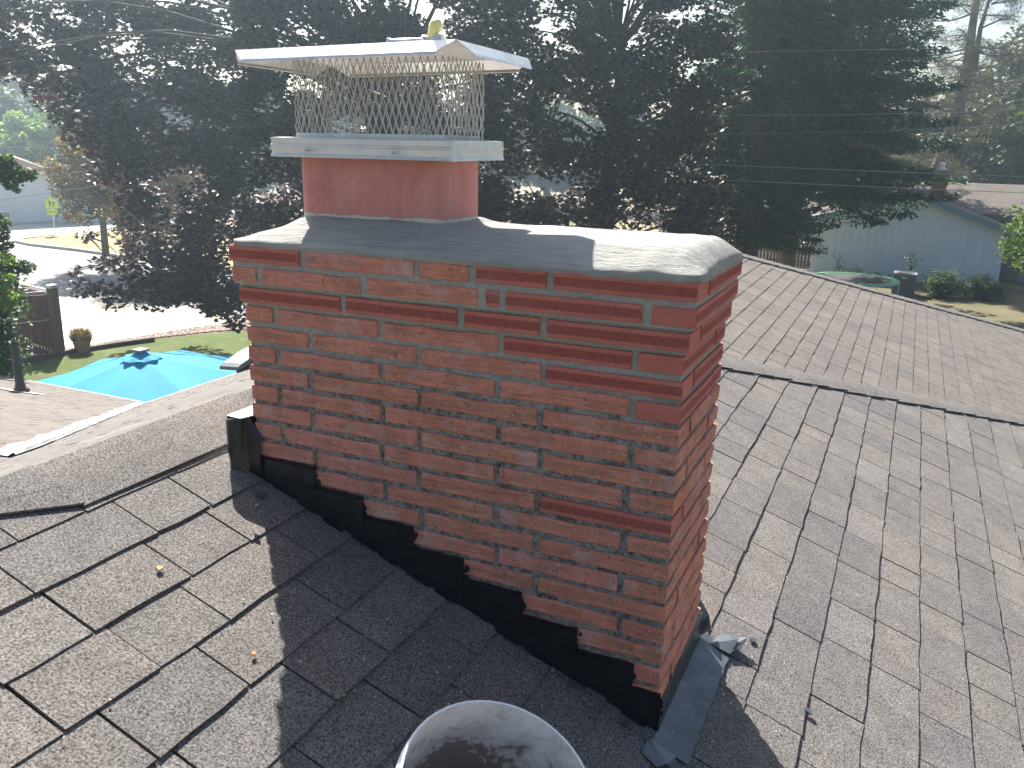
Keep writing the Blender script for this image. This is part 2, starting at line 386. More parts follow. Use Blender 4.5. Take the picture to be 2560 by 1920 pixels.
def clip(poly, a, b):                      # keep the left side of a->b
    out = []
    for i in range(len(poly)):
        p, q = poly[i], poly[(i + 1) % len(poly)]
        sp = (b[0] - a[0]) * (p[1] - a[1]) - (b[1] - a[1]) * (p[0] - a[0])
        sq = (b[0] - a[0]) * (q[1] - a[1]) - (b[1] - a[1]) * (q[0] - a[0])
        if sp >= 0: out.append(p)
        if (sp >= 0) != (sq >= 0):
            t = sp / (sp - sq); out.append((p[0] + (q[0] - p[0]) * t, p[1] + (q[1] - p[1]) * t))
    return out
def area(p):
    return 0.5 * sum(p[i][0] * p[(i + 1) % len(p)][1] - p[(i + 1) % len(p)][0] * p[i][1] for i in range(len(p)))
class Slope:
    def __init__(s, O, u, v, poly):
        s.O = np.array(O, float); s.u = np.array(u, float); s.v = np.array(v, float)
        s.n = np.cross(s.u, s.v)
        if s.n[2] < 0: s.n = -s.n
        s.poly = poly if area(poly) > 0 else poly[::-1]
    def P(s, a, b, h=0.0): return s.O + a * s.u + b * s.v + h * s.n
    def uv(s, x, y):                       # world x, y on the plane -> (a, b)
        A = np.array([[s.u[0], s.v[0]], [s.u[1], s.v[1]]]); return np.linalg.solve(A, np.array([x - s.O[0], y - s.O[1]]))
    def rows(s, vb0, e, umin, umax, rnd, wmin=0.14, wmax=0.31):
        out = []; nrow = int((max(p[1] for p in s.poly) - vb0) / e) + 2
        for i in range(nrow):
            vb = vb0 + i * e; a = umin - rnd.random() * 0.3; k = 0
            while a < umax:
                w = round(rnd.uniform(wmin, wmax) / 0.02) * 0.02
                thick = rnd.random() < 0.5
                out.append((a, vb, w, thick)); a += w + rnd.choice((0.0035, 0.0045, 0.006)); k += 1
        return out
    def clipped(s, rect):
        p = rect
        for i in range(len(s.poly)):
            p = clip(p, s.poly[i], s.poly[(i + 1) % len(s.poly)])
            if len(p) < 3: return []
        return p
    def slab(s, poly, h0, h1):              # polygon -> 3-D solid between heights (callables of v)
        mb = MB(); n = len(poly)
        bot = [s.P(a, b, h0) for a, b in poly]; top = [s.P(a, b, h1(b)) for a, b in poly]
        mb.add(bot + top, [tuple(range(n))[::-1], tuple(range(n, 2 * n))] + [(i, (i + 1) % n, n + (i + 1) % n, n + i) for i in range(n)])
        return mb
E3 = 0.1452
def tab_rect(a, vb, w, rnd, e=E3):
    j = lambda k=0.0025: rnd.uniform(-k, k)
    m = 4
    bot = [(a + w * t, vb + j(0.003)) for t in np.linspace(0, 1, m)]
    return bot[::-1] + [(a + j(0.001), vb - e - 0.02), (a + w + j(0.001), vb - e - 0.02)]
def tab_height(vb, thick, e=E3):
    base = 0.0030 if thick else 0.0014
    return lambda b: 0.001 + base + (b - (vb - e)) / e * 0.0050

def slope_parts(name, S, mat, deck_mat=MAT['deck']):
    mb = S.slab(S.poly, -0.03, lambda b: 0.0)
    return mb.build(name, deck_mat, house)

# -- P1: slope with the chimney
P1 = Slope((RX, 0, RZ), (0, 1, 0), (CT, 0, -ST), None or [(-8, 0), (HY, 0), (HY + 1.149 * 9.0, 9.0 / CT), (-8, 9.0 / CT)])
roof1 = slope_parts('roof_slope', P1, MAT['shingle'])
# -- lower wing slope beyond the hip
P2 = Slope((-0.45, 0, -1.13 + 0.375 * 0.45), (0, 1, 0), (CT, 0, -ST), [(3.21, 0), (8.79, 0), (8.79 + 1.174 * 7, 7 / CT), (3.21 + 1.15 * 7, 7 / CT)])
roof2 = slope_parts('roof_slope', P2, MAT['shingle'])
# -- far slope of the main ridge
c0 = math.cos(math.atan(S0)); s0 = math.sin(math.atan(S0))
L0 = (RX - KX) / c0
P0 = Slope((RX, 0, RZ), (0, 1, 0), (-c0, 0, -s0), [(-1.153, 0), (HY, 0), (11.3, L0), (KY, L0)])
roof0 = slope_parts('roof_slope', P0, MAT['shingle'])
# -- wing slope over the yard
R4Y = -0.95; R4Z = EZ + 0.375 * (KY - R4Y); L4 = (KY - R4Y) / CT
P4 = Slope((0, R4Y, R4Z), (1, 0, 0), (0, CT, -ST), [(KX, L4), (-18.5, L4), (-18.5, 0), (-0.461, 0)])
roof4 = slope_parts('roof_slope', P4, MAT['shingle'])
# -- slopes turned away from the camera
mb = MB()
def slabpoly(pts): mb.prism([(p[0], p[1], p[2] - 0.05) for p in pts], (0, 0, 0.05))
slabpoly([(RX, HY, RZ), (8.81, 12.23, -3.904), (3.0, 12.23, -3.9), (-9.31, 11.3, -3.9)])
slabpoly([(-0.45, 8.79, -0.96), (6.55, 17.0, -3.59), (-6.0, 17.0, -3.6)])
slabpoly([(-0.45, 3.2, -0.96), (-0.45, 8.79, -0.96), (-7.5, 17.0, -3.6), (-7.5, 3.2, -3.6)])
slabpoly([(-0.461, R4Y, R4Z), (-18.5, R4Y, R4Z), (-18.5, -10, EZ), (-9.3, -10, EZ)])
slabpoly([(RX, -1.15, RZ), (RX, -8, RZ), (-9.3, -10, EZ)])
mb.build('roof_slope', MAT['shingle_far'], house)
# house walls and drip edges
mb = MB()
mb.box(-17.8, -8.8, -9, KY - 0.5, ZG, EZ - 0.25); mb.box(-8.8, 8.2, -9, 10.6, ZG, EZ - 0.25)
mb.box(-5.5, 5.5, 10.6, 16.2, ZG, -3.75)
mb.build('wall', plain('house_wall', (0.45, 0.42, 0.37), 0.85), house)
mb = MB(); MAT['drip'] = plain('brown_drip_edge', (0.07, 0.055, 0.05), 0.5)
mb.box(-18.5, KX, KY, KY + 0.03, EZ - 0.16, EZ + 0.008); mb.box(KX - 0.03, KX, KY, 11.3, EZ - 0.16, EZ + 0.006)
mb.build('drip_edge', MAT['drip'], house)

# -- shingles: nearest ones one by one, the rest joined
rnd = random.Random(5)
cand = []
for a, vb, w, thick in P1.rows((0.045 - RX) / CT - 2 * E3, E3, -2.4, 7.5, rnd):
    if vb > 4.6 / CT: continue
    rect = tab_rect(a, vb, w, rnd); pc = P1.clipped(rect)
    if len(pc) < 3 or abs(area(pc)) < 0.0006: continue
    c = P1.P(a + w / 2, vb - E3 / 2); px, py, dd = proj(c)
    inside_ch = 0.03 < c[0] < 1.09 and 0.03 < c[1] < 0.37
    vis = dd > 0 and -60 < px < 2270 and -20 < py < 1720 and not inside_ch
    # hidden behind the chimney
    if vis and c[1] > 0.0:
        t = (0.2 - CAM[1]) / (c[1] - CAM[1]) if c[1] > 0.2 else 2
        if t < 1:
            q = CAM + (c - CAM) * t
            if 0.02 < q[0] < 1.1 and q[2] < -0.02: vis = False
    size = w * E3 / (dd * dd) * abs(np.dot(P1.n, (c - CAM) / np.linalg.norm(c - CAM))) if vis else 0
    cand.append((size, a, vb, w, thick, pc, len(pc) == len(rect) and abs(area(pc) - abs(area(rect))) < 1e-6 or abs(abs(area(pc)) - abs(area(rect))) < 1e-7))
cand.sort(key=lambda t: -t[0])
variants = {}
stuff = MB()
cnt = 0
for size, a, vb, w, thick, pc, full in cand:
    if size > 0 and cnt < 296:
        cnt += 1
        if full:
            key = (round(w, 2), thick, rnd.randint(0, 2))
            if key not in variants:
                loc = Slope((0, 0, 0), P1.u, P1.v, [(0, 0), (1, 0), (1, 1)])
                variants[key] = loc.slab(tab_rect(0, 0, w, rnd), -0.001, tab_height(0, thick))
                variants[key] = mesh('shingle', variants[key].v, variants[key].f)
            o = link('shingle', variants[key], MAT['shingle'], roof1, tuple(P1.P(a, vb)))
            o.rotation_euler = (0, 0, 0)
        else:
            P1.slab(pc, -0.001, tab_height(vb, thick)).build('shingle', MAT['shingle'], roof1)
    else:
        q = P1.slab(pc, -0.001, tab_height(vb, thick)); stuff.add(q.v, q.f)
stuff.build('shingle_field', MAT['shingle'], roof1, kind='stuff')
def field(S, vb0, umin, umax, parent, mat, vmax=99, seed=3, wmin=0.14, wmax=0.31, keep=None):
    rnd = random.Random(seed); st = MB()
    for a, vb, w, thick in S.rows(vb0, E3, umin, umax, rnd, wmin, wmax):
        if vb > vmax: continue
        pc = S.clipped(tab_rect(a, vb, w, rnd))
        if len(pc) < 3 or abs(area(pc)) < 0.0006: continue
        if keep and not keep(S.P(a, vb)): continue
        q = S.slab(pc, -0.001, tab_height(vb, thick)); st.add(q.v, q.f)
    return st.build('shingle_field', mat, parent, kind='stuff')
field(P2, 0.10, 3.2, 14.0, roof2, MAT['shingle_far'], 4.6, 8)
field(P0, 0.13, -1.1, 11.4, roof0, MAT['shingle'], 99, 9)
field(P4, 0.15, -18.5, -0.3, roof4, MAT['shingle_far'], 99, 10, keep=lambda p: p[0] > -17)

# -- ridge and hip caps
def cap_line(A, B, S_a, S_b, width, expo, thick=0.006, seed=1, lift=0.010, taper=None, raggedness=0.004):
    A = np.array(A, float); B = np.array(B, float); L = np.linalg.norm(B - A); t = (B - A) / L
    fa = np.cross(S_a, t); fa /= np.linalg.norm(fa)
    if fa[2] > 0: fa = -fa
    fb = np.cross(S_b, t); fb /= np.linalg.norm(fb)
    if fb[2] > 0: fb = -fb
    nup = (np.array(S_a) + np.array(S_b)); nup /= np.linalg.norm(nup)
    rr = random.Random(seed); k = int(L / expo) + 1
    if taper: k = 1
    for i in range(k):
        d0 = i * expo - 0.03; d1 = (i + 1) * expo + rr.uniform(-0.004, 0.004)
        wa = width + rr.uniform(-raggedness, raggedness); wb = width + rr.uniform(-raggedness, raggedness)
        mbc = MB(); rings = []
        for d, h in ((d0, lift), (d1, lift + thick)):
            c = A + t * d
            if taper: wa = taper[0] if d == d0 else taper[1]; wb = width
            ring = [c + fa * wa + np.array(S_a) * (h - 0.004), c + fa * wa * 0.55 + np.array(S_a) * h, c + fa * 0.022 + np.array(S_a) * (h),
                    c + nup * (h - 0.001),
                    c + fb * 0.022 + np.array(S_b) * h, c + fb * wb * 0.55 + np.array(S_b) * h, c + fb * wb + np.array(S_b) * (h - 0.004)]
            rings.append(ring + [p - nup * 0.0045 for p in ring[::-1]])
        m = len(rings[0]); vv = rings[0] + rings[1]
        ff = [(q, (q + 1) % m, m + (q + 1) % m, m + q) for q in range(m)]
        ff += [(q, q + 1, m - 2 - q, m - 1 - q) for q in range(m // 2 - 1)]
        ff += [(m + m - 1 - q, m + m - 2 - q, m + q + 1, m + q) for q in range(m // 2 - 1)]
        mbc.add(vv, ff)
        o = mbc.build('ridge_cap_shingle', MAT['cap'], house)
n1 = np.array([ST, 0, CT]); n0 = np.array([-s0, 0, c0])
n3 = np.array([0, 0.326, 1.0]); n3 /= np.linalg.norm(n3)
cap_line((RX, -3.0, RZ), (RX, -0.66, RZ), n1, n0, 0.078, 0.60, 0.007, 2, 0.012)
cap_line((RX, -0.63, RZ), (RX, -0.43, RZ), n1, n0, 0.163, 0.20, 0.006, 2, 0.014, taper=(0.055, 0.163))
cap_line((RX, -0.40, RZ), (RX, HY + .05, RZ), n1, n0, 0.163, 0.62, 0.007, 2, 0.016)
hipA = np.array([RX, HY, RZ]); hipB = np.array([RX + 5.0, HY + 1.149 * 5.0, RZ - 0.375 * 5.0])
cap_line(hipA, hipB, n1, n3, 0.135, 0.142, 0.008, 3, 0.016, raggedness=0.008)
n5 = np.array([0, 0.32, 1.0]); n5 /= np.linalg.norm(n5)
h2A = np.array([-0.45, 8.79, -0.961]); h2B = np.array([-0.45 + 4.5, 8.79 + 1.174 * 4.5, -0.961 - 0.375 * 4.5])
cap_line(h2A, h2B, n1, n5, 0.135, 0.142, 0.008, 4, 0.019, raggedness=0.008)
# -- valley flashing
va = np.array([KX - 0.12, KY + 0.12, EZ - 0.04]); vb_ = np.array([-2.3, 0.9, RZ + S0 * (-2.3 - RX)])
vb_[1] = KY - (vb_[2] - EZ) / 0.375
va = np.array([KX, KY, EZ]); t = vb_ - va; t /= np.linalg.norm(t)
n4 = np.array([0, ST, CT])
f0 = np.cross(n0, t); f0 /= np.linalg.norm(f0); f0 = f0 if f0[2] > 0 else -f0
f4 = np.cross(n4, t); f4 /= np.linalg.norm(f4); f4 = f4 if f4[2] > 0 else -f4
mb = MB(); Ls = np.linalg.norm(vb_ - va); rr = random.Random(4); K = 60; vv = []; ff = []
for i in range(K + 1):
    c = va + t * (Ls * i / K); w0 = 0.10 + rr.uniform(-.012, .012); w4 = 0.10 + rr.uniform(-.02, .02)
    for p in (c + f4 * w4 + n4 * 0.014, c + f4 * 0.02 + n4 * 0.012, c + n4 * 0.03, c + f0 * 0.02 + n0 * 0.012, c + f0 * w0 + n0 * 0.014): vv.append(p + np.array([0, 0, rr.uniform(-.002, .003)]))
for i in range(K):
    for k in range(4): ff.append((i * 5 + k, i * 5 + k + 1, (i + 1) * 5 + k + 1, (i + 1) * 5 + k))
mb.add(vv, ff); mb.build('valley_flashing', MAT['tin'], house)

# ================================================================== the brick chimney
chim = thing('brick_chimney', (0.56, 0.2, -0.8), 'tall brick chimney with grey mortar crown and replaced dark red bricks near its top', 'chimney')
CP = 0.05052; BH = 0.0378; INC = 0.0254; JT = 0.0145
X0, X1, Y0, Y1 = 0.012, 1.117, 0.0, 0.40
def chamfer_brick(L, Dp, H, rough, rnd):
    bm = bmesh.new(); bmesh.ops.create_cube(bm, size=1.0)
    for v_ in bm.verts: v_.co = Vector((v_.co.x * L, v_.co.y * Dp, v_.co.z * H))
    if L > 0.12:
        n_ = 5 if L > 0.2 else 2
        ed = [e for e in bm.edges if abs(e.verts[0].co.x - e.verts[1].co.x) > L * 0.9]
        bmesh.ops.subdivide_edges(bm, edges=ed, cuts=n_)
    ed = [e for e in bm.edges if len(e.link_faces) == 2 and e.calc_face_angle(0) > 1.0]
    bmesh.ops.bevel(bm, geom=ed, offset=0.0028 if rough else 0.0013, segments=1, affect='EDGES')
    for v_ in bm.verts:
        k = 0.0017 if rough else 0.0005
        v_.co += Vector((rnd.uniform(-k, k), rnd.uniform(-k, k), rnd.uniform(-k, k)))
    me = bpy.data.meshes.new('brick'); bm.to_mesh(me); bm.free()
    return me
BR = {}
brnd = random.Random(21)
def brick(x0, x1, y0, y1, z, new, along='x', nv=3):
    L = (x1 - x0) if along == 'x' else (y1 - y0); W_ = (y1 - y0) if along == 'x' else (x1 - x0)
    key = (round(L, 3), round(W_, 3), new, brnd.randint(0, nv - 1))
    if key not in BR:
        BR[key] = chamfer_brick(L, W_, BH, not new, brnd); BR[key].materials.append(MAT['brick_new' if new else 'brick_old'])
    c = Vector(((x0 + x1) / 2 + brnd.uniform(-.0012, .0012), (y0 + y1) / 2 + brnd.uniform(-.0012, .0012), z + brnd.uniform(-.0015, .0015)))
    o = bpy.data.objects.new('brick', BR[key]); COL.objects.link(o); o.parent = chim
    o.location = c - chim.location
    o.rotation_euler = (brnd.uniform(-.008, .008), 0, (math.pi / 2 if along == 'y' else 0) + (math.pi if brnd.random() < .5 else 0) + brnd.uniform(-.003, .003))
    return o
def course(k, js, new_fn, grow, even):
    # js: inner joint centres in metres from X0 side; even: header at the corners on the front
    z = -(k - 0.5) * CP
    x0, x1, y0, y1 = X0 - grow, X1 + grow, Y0 - grow, Y1 + grow
    roofz_l = -0.60 - 0.375 * x0
    edges = [x0] + js + [x1]; j = JT / 2 if grow == 0 else 0.009
    wd = 0.092
    for i in range(len(edges) - 1):
        a = edges[i] + (j if i else 0); b = edges[i + 1] - (j if i < len(edges) - 2 else 0)
        if z + BH < -0.62 - 0.375 * b - 0.02: continue
        corner = (i == len(edges) - 2 and even) or (i == 0 and even)
        if corner: brick(a, b, y0, y0 + 0.292, z, new_fn('f', i), 'y')
        else: brick(a, b, y0, y0 + wd, z, new_fn('f', i), 'x')
    # right face
    if even: brick(x1 - wd, x1, y0 + 0.292 + JT, y1, z, new_fn('s', 1), 'y')
    else: brick(x1 - wd, x1, y0 + wd + JT, y1, z, new_fn('s', 1), 'y')
    # left face
    if z > -0.70:
        if even: brick(x0, x0 + wd, y0 + 0.292 + JT, y1, z, new_fn('s', 0), 'y')
        else: brick(x0, x0 + wd, y0 + wd + JT, y1, z, new_fn('s', 0), 'y')
    # back face
    for i in range(4):
        a = x0 + wd + 0.01 + i * (x1 - x0 - 2 * wd) / 4; b = a + (x1 - x0 - 2 * wd) / 4 - JT
        if z + BH < -0.62 - 0.375 * b - 0.02: continue
        brick(a, b, y1 - wd, y1, z, new_fn('b', i), 'x')
NB = {1: {0, 3, 4}, 2: {3, 4, 5}, 3: {0, 1, 2, 3}, 4: {3, 4}, 5: {3}, 6: {4}, 11: {3}}
SIDE_NEW = {1, 2, 3, 4, 5, 6}
def nf(k):
    return lambda w, i: (i in NB.get(k, ())) if w == 'f' else ((k in SIDE_NEW) if (w == 's' and i == 1) else False)
course(1, [0.21, 0.518, 0.655, 0.833], nf(1), 0.022, False)
course(2, [0.079, 0.377, 0.678, 0.726, 1.040], nf(2), 0.020, True)
course(3, [0.312, 0.622, 0.817], nf(3), 0.010, False)
for k in range(4, 22):
    even = k % 2 == 0
    js = [(q * INC) + brnd.uniform(-.003, .003) for q in ((4, 16, 28, 40) if even else (8, 20, 32))]
    course(k, js, nf(k), 0.0, even)
# mortar body
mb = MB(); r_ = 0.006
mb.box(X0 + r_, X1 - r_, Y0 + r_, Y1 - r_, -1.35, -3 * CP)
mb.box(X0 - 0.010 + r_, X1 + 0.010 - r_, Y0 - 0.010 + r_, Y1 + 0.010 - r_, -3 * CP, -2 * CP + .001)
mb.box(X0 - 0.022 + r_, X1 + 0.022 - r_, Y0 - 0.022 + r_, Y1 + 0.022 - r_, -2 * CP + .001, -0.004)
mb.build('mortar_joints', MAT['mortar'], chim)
# crown of mortar
FX0, FX1, FY0, FY1 = 0.108, 0.515, 0.105, 0.302
def nz(x, y, s=1.0, o=0.0):
    from mathutils import noise
    return noise.noise(Vector((x * s + o, y * s - o, o)))
NX, NY = 150, 60; cx0, cx1, cy0, cy1 = X0 - 0.028, X1 + 0.032, Y0 - 0.026, Y1 + 0.026
vv = []
for j in range(NY + 1):
    for i in range(NX + 1):
        fx = i / NX; fy = j / NY
        x = cx0 + (cx1 - cx0) * fx; y = cy0 + (cy1 - cy0) * fy
        dl, dr, df, db = x - cx0, cx1 - x, y - cy0, cy1 - y
        def pf(d, w): d = max(0, min(1, d / w)); return (1 - (1 - d) ** 1.6)
        h = 0.046 * pf(dl, 0.20) ** 0.9 * pf(dr, 0.065) * pf(df, 0.12) * pf(db, 0.09)
        # fillet round the flue
        ddx = max(FX0 - x, x - FX1, 0); ddy = max(FY0 - y, y - FY1, 0); dd = math.hypot(ddx, ddy)
        h += 0.013 * math.exp(-(dd / 0.025) ** 1.5)
        h += 0.0035 * nz(x, y, 9, 2) * pf(min(dl, dr, df, db), 0.05) + 0.0014 * nz(x * 0.5, y, 45, 5)
        h += 0.005 * max(0, nz(x, y, 14, 8)) * (x > 0.95)
        e = 0.0035 * nz(x, y, 18, 1)
        # rounded corners
        cr = 0.05; ex = max(0, cr - min(dl, dr)); ey = max(0, cr - min(df, db)); ce = math.hypot(ex, ey)
        if ce > cr:
            k = cr / ce; sx = (1 - k) * ex * (1 if dl < dr else -1); sy = (1 - k) * ey * (1 if df < db else -1)
            x += sx; y += sy
        edge = min(dl, dr, df, db) < 1e-6
        vv.append((x + (e if dl < 1e-6 or dr < 1e-6 else 0), y + (e if df < 1e-6 or db < 1e-6 else 0), (-0.003 + e * 0.6) if edge else 0.004 + h))
ff = [(j * (NX + 1) + i, j * (NX + 1) + i + 1, (j + 1) * (NX + 1) + i + 1, (j + 1) * (NX + 1) + i) for j in range(NY) for i in range(NX)]
b0 = len(vv)
ring = [i for i in range(NX + 1)] + [j * (NX + 1) + NX for j in range(1, NY + 1)] + [NY * (NX + 1) + i for i in range(NX - 1, -1, -1)] + [j * (NX + 1) for j in range(NY - 1, 0, -1)]
low = []
for r0 in ring:
    p = vv[r0]; low.append((p[0] + (0.56 - p[0]) * 0.006, p[1] + (0.2 - p[1]) * 0.02, -0.009 + 0.003 * nz(p[0], p[1], 20, 7)))
vv += low
ff += [(ring[(i + 1) % len(ring)], ring[i], b0 + i, b0 + (i + 1) % len(ring)) for i in range(len(ring))]
link('crown', mesh('crown', vv, ff, True), MAT['crown'], chim)
# flue tile
def rrect(x0, x1, y0, y1, r, n=6):
    pts = []
    for cx, cy, a0 in ((x1 - r, y0 + r, -90), (x1 - r, y1 - r, 0), (x0 + r, y1 - r, 90), (x0 + r, y0 + r, 180)):
        for i in range(n + 1):
            a = math.radians(a0 + 90 * i / n); pts.append((cx + r * math.cos(a), cy + r * math.sin(a)))
    return pts
def ringtube(mb, profile, x0, x1, y0, y1, r, n=6, closed=False):
    # profile: list of (outset, z)
    loops = []
    for o_, z in profile:
        loops.append([(px, py, z) for px, py in rrect(x0 - o_, x1 + o_, y0 - o_, y1 + o_, max(0.001, r + o_), n)])
    m = len(loops[0]); v_ = [p for l_ in loops for p in l_]; f_ = []
    K_ = len(loops)
    for a in range(K_ if closed else K_ - 1):
        b = (a + 1) % K_
        for i in range(m): f_.append((a * m + i, a * m + (i + 1) % m, b * m + (i + 1) % m, b * m + i))
    mb.add(v_, f_)
mb = MB(); ringtube(mb, [(0, 0.0), (0.0005, 0.1), (0, 0.235), (-0.004, 0.238), (-0.02, 0.238), (-0.022, 0.0)], FX0, FX1, FY0, FY1, 0.03)
mb.build('flue_tile', MAT['flue'], chim, smooth=False)
# step flashing against the front face
tops = [(-0.002, 0.205, -0.552), (0.150, 0.348, -0.605), (0.300, 0.490, -0.657), (0.440, 0.628, -0.709), (0.575, 0.780, -0.761), (0.720, 0.920, -0.815), (0.865, 1.056, -0.868), (1.000, 1.121, -0.924)]
rr = random.Random(8)
for i, (a, b, zt) in enumerate(tops):
    y = -0.004 - 0.0022 * (i % 2) - 0.001 * rr.random(); mb = MB()
    zb = lambda x: -0.60 - 0.375 * x + 0.004
    N_ = 8; v_ = []; f_ = []
    for q in range(N_ + 1):
        x = a + (b - a) * q / N_; jy = rr.uniform(-.0012, .0012); tz = zt + rr.uniform(-.0015, .0015)
        v_ += [(x, y + jy - 0.006, min(zb(x), tz - .02)), (x, y + jy, tz - 0.006), (x, y + jy - 0.003, tz), (x, y + 0.006, tz + 0.002)]
    for q in range(N_):
        for k in range(3): f_.append((q * 4 + k, (q + 1) * 4 + k, (q + 1) * 4 + k + 1, q * 4 + k + 1))
    f_ += [(0, 1, 2, 3), (N_ * 4 + 3, N_ * 4 + 2, N_ * 4 + 1, N_ * 4)]
    mb.add(v_, f_); mb.build('step_flashing', MAT['tar'], chim)
# tar smears feathered onto brick at every step, ragged blobs
mb = MB()
for (a, b, zt) in tops:
    for q in range(5):
        cx = b - 0.004 + rr.uniform(-.008, .012); cz = zt - 0.01 - rr.random() * 0.04; rad = rr.uniform(.004, .010)
        pts = [(cx + rad * rr.uniform(.6, 1.2) * math.cos(t_), -0.0035 - 0.001 * rr.random(), cz + rad * rr.uniform(.6, 1.4) * math.sin(t_)) for t_ in np.linspace(0, 2 * math.pi, 9)[:-1]]
        mb.prism(pts, (0, 0.004, 0))
mb.build('tar_smear', MAT['tar'], chim)
# bent foot of the step flashing lying on the shingles
rr = random.Random(3)
for q in range(14):
    xa = 0.0 + q * 0.08; xb = xa + rr.uniform(.05, .078); w = rr.uniform(.012, .028)
    z = lambda x: -0.60 - 0.375 * x + 0.0115
    mb = MB(); mb.prism([(xa, -w, z(xa)), (xb, -w - rr.uniform(-.006, .006), z(xb)), (xb, 0.0, z(xb)), (xa, 0.0, z(xa))], (0.35 * .0015, 0, 0.0015)); mb.build('flashing_foot', MAT['tar'], chim)
# apron flashing on the downhill face
rz = lambda x: -0.60 - 0.375 * x
mb = MB(); v_ = []; f_ = []; NU, NV = 26, 8
for i in range(NU + 1):
    y = -0.055 + (0.435 + 0.055) * i / NU
    wid = 0.082 + 0.006 * math.sin(i * 1.7) * 0.3
    if i == NU: wid *= 0.8
    for k in range(NV + 1):
        x = X1 + 0.004 + wid * k / NV
        v_.append((x, y + (0.006 * nz(i, k, 1.1, 3) if i in (0, NU) else 0), rz(x) + 0.013 + 0.004 * nz(x, y, 26, 4) + 0.003 * max(0, nz(x, y, 60, 2))))
for i in range(NU):
    for k in range(NV): f_.append((i * (NV + 1) + k, (i + 1) * (NV + 1) + k, (i + 1) * (NV + 1) + k + 1, i * (NV + 1) + k + 1))
mb.add(v_, f_); mb.build('apron_flashing', MAT['apron'], chim, smooth=True)
mb = MB()                                   # upstand, with a folded top
mb.prism([(X1 + 0.003, -0.012, rz(X1) - 0.0), (X1 + 0.003, 0.405, rz(X1) - 0.0), (X1 + 0.003, 0.405, rz(X1) + 0.082), (X1 + 0.003, -0.012, rz(X1) + 0.068)], (0.004, 0, 0))
mb.prism([(X1 - 0.006, -0.012, rz(X1) + 0.068), (X1 + 0.008, -0.012, rz(X1) + 0.066), (X1 + 0.008, 0.405, rz(X1) + 0.080), (X1 - 0.006, 0.405, rz(X1) + 0.083)], (0, 0, 0.003))
mb.build('apron_upstand', MAT['tar'], chim)
for pts in ([(1.115, 0.40, .012), (1.150, 0.405, .05), (1.132, 0.455, .055), (1.098, 0.45, .10)],
            [(1.150, 0.400, .012), (1.205, 0.395, .020), (1.215, 0.452, .040), (1.168, 0.462, .024)],
            [(1.190, 0.40, .018), (1.226, 0.43, .03), (1.235, 0.475, .045), (1.196, 0.47, .02)],
            [(1.110, -0.050, .013), (1.175, -0.054, .013), (1.192, -0.118, .030), (1.168, -0.098, .018)],
            [(1.110, -0.050, .012), (1.168, -0.098, .02), (1.150, -0.120, .015), (1.112, -0.105, .013)]):
    P = [(p[0], p[1], rz(p[0]) + p[2]) for p in pts]; mb = MB(); mb.prism(P, (0.0005, 0, 0.0016)); mb.build('torn_flashing', MAT['apron'], chim)
# uphill saddle flashing: dark upstand wrapped round the left corner
mb = MB(); v_ = []; f_ = []
line = [(-0.052, -0.030), (-0.040, -0.036), (-0.022, -0.036), (-0.006, -0.026), (0.000, -0.010), (0.010, -0.009), (0.040, -0.008)]
for x, y in line:
    zt = -0.452 if x < 0.005 else -0.470 - (x - 0.01) * 1.2
    bl = 0.006 * math.sin(x * 90)
    v_ += [(x + 0.008 + bl, y - 0.008, rz(x) - 0.0), (x + bl * .6, y - 0.004, -0.54), (x, y, zt - 0.004), (x + 0.004, y + 0.006, zt + (0.004 if x > -0.03 else 0))]
for q in range(len(line) - 1):
    for k in range(3): f_.append((q * 4 + k, (q + 1) * 4 + k, (q + 1) * 4 + k + 1, q * 4 + k + 1))
mb.add(v_, f_)
mb.build('saddle_upstand', MAT['tar'], chim)
mb = MB()
mb.prism([(-0.050, -0.026, -0.449), (-0.008, -0.024, -0.452), (0.014, -0.004, -0.446), (0.010, 0.40, -0.43), (-0.060, 0.41, -0.455)], (0, 0, 0.003))
mb.prism([(-0.052, -0.026, -0.60), (-0.052, 0.41, -0.60), (-0.052, 0.41, -0.452), (-0.052, -0.026, -0.449)], (0.002, 0, 0))
mb.build('saddle_flashing', MAT['tin'], chim)
# fallen mortar crumbs and splats along the roof
MAT['splat'] = plain('dried_mortar_splat', (0.42, 0.41, 0.39), 0.95)

# ================================================================== chimney cap
cap = thing('chimney_cap', (0.31, 0.2, 0.2), 'galvanised chimney cap with flat lid and diamond mesh on the red flue', 'chimney cap')
BX0, BX1, BY0, BY1 = 0.064, 0.560, 0.066, 0.330
mb = MB()
prof = [(-0.001, 0.2035), (0.0015, 0.202), (0.003, 0.2045), (0.0015, 0.2085), (0.0, 0.210), (0.0, 0.2255), (0.0022, 0.2275), (0.0022, 0.2305), (0.0, 0.2325), (0.0, 0.2445), (-0.0015, 0.2465), (-0.040, 0.2475), (-0.043, 0.2475), (-0.043, 0.258), (-0.0445, 0.258), (-0.0445, 0.246), (-0.004, 0.2455), (-0.0025, 0.243), (-0.0025, 0.2035)]
ringtube(mb, prof, BX0, BX1, BY0, BY1, 0.004, 2, closed=True)
mb.build('band', MAT['galv'], cap)
mb = MB(); mb.box(BX1 - 0.003, BX1 + 0.0035, BY0 - 0.0035, BY0 + 0.010, 0.2015, 0.2455)
mb.build('corner_seam', MAT['galv'], cap)
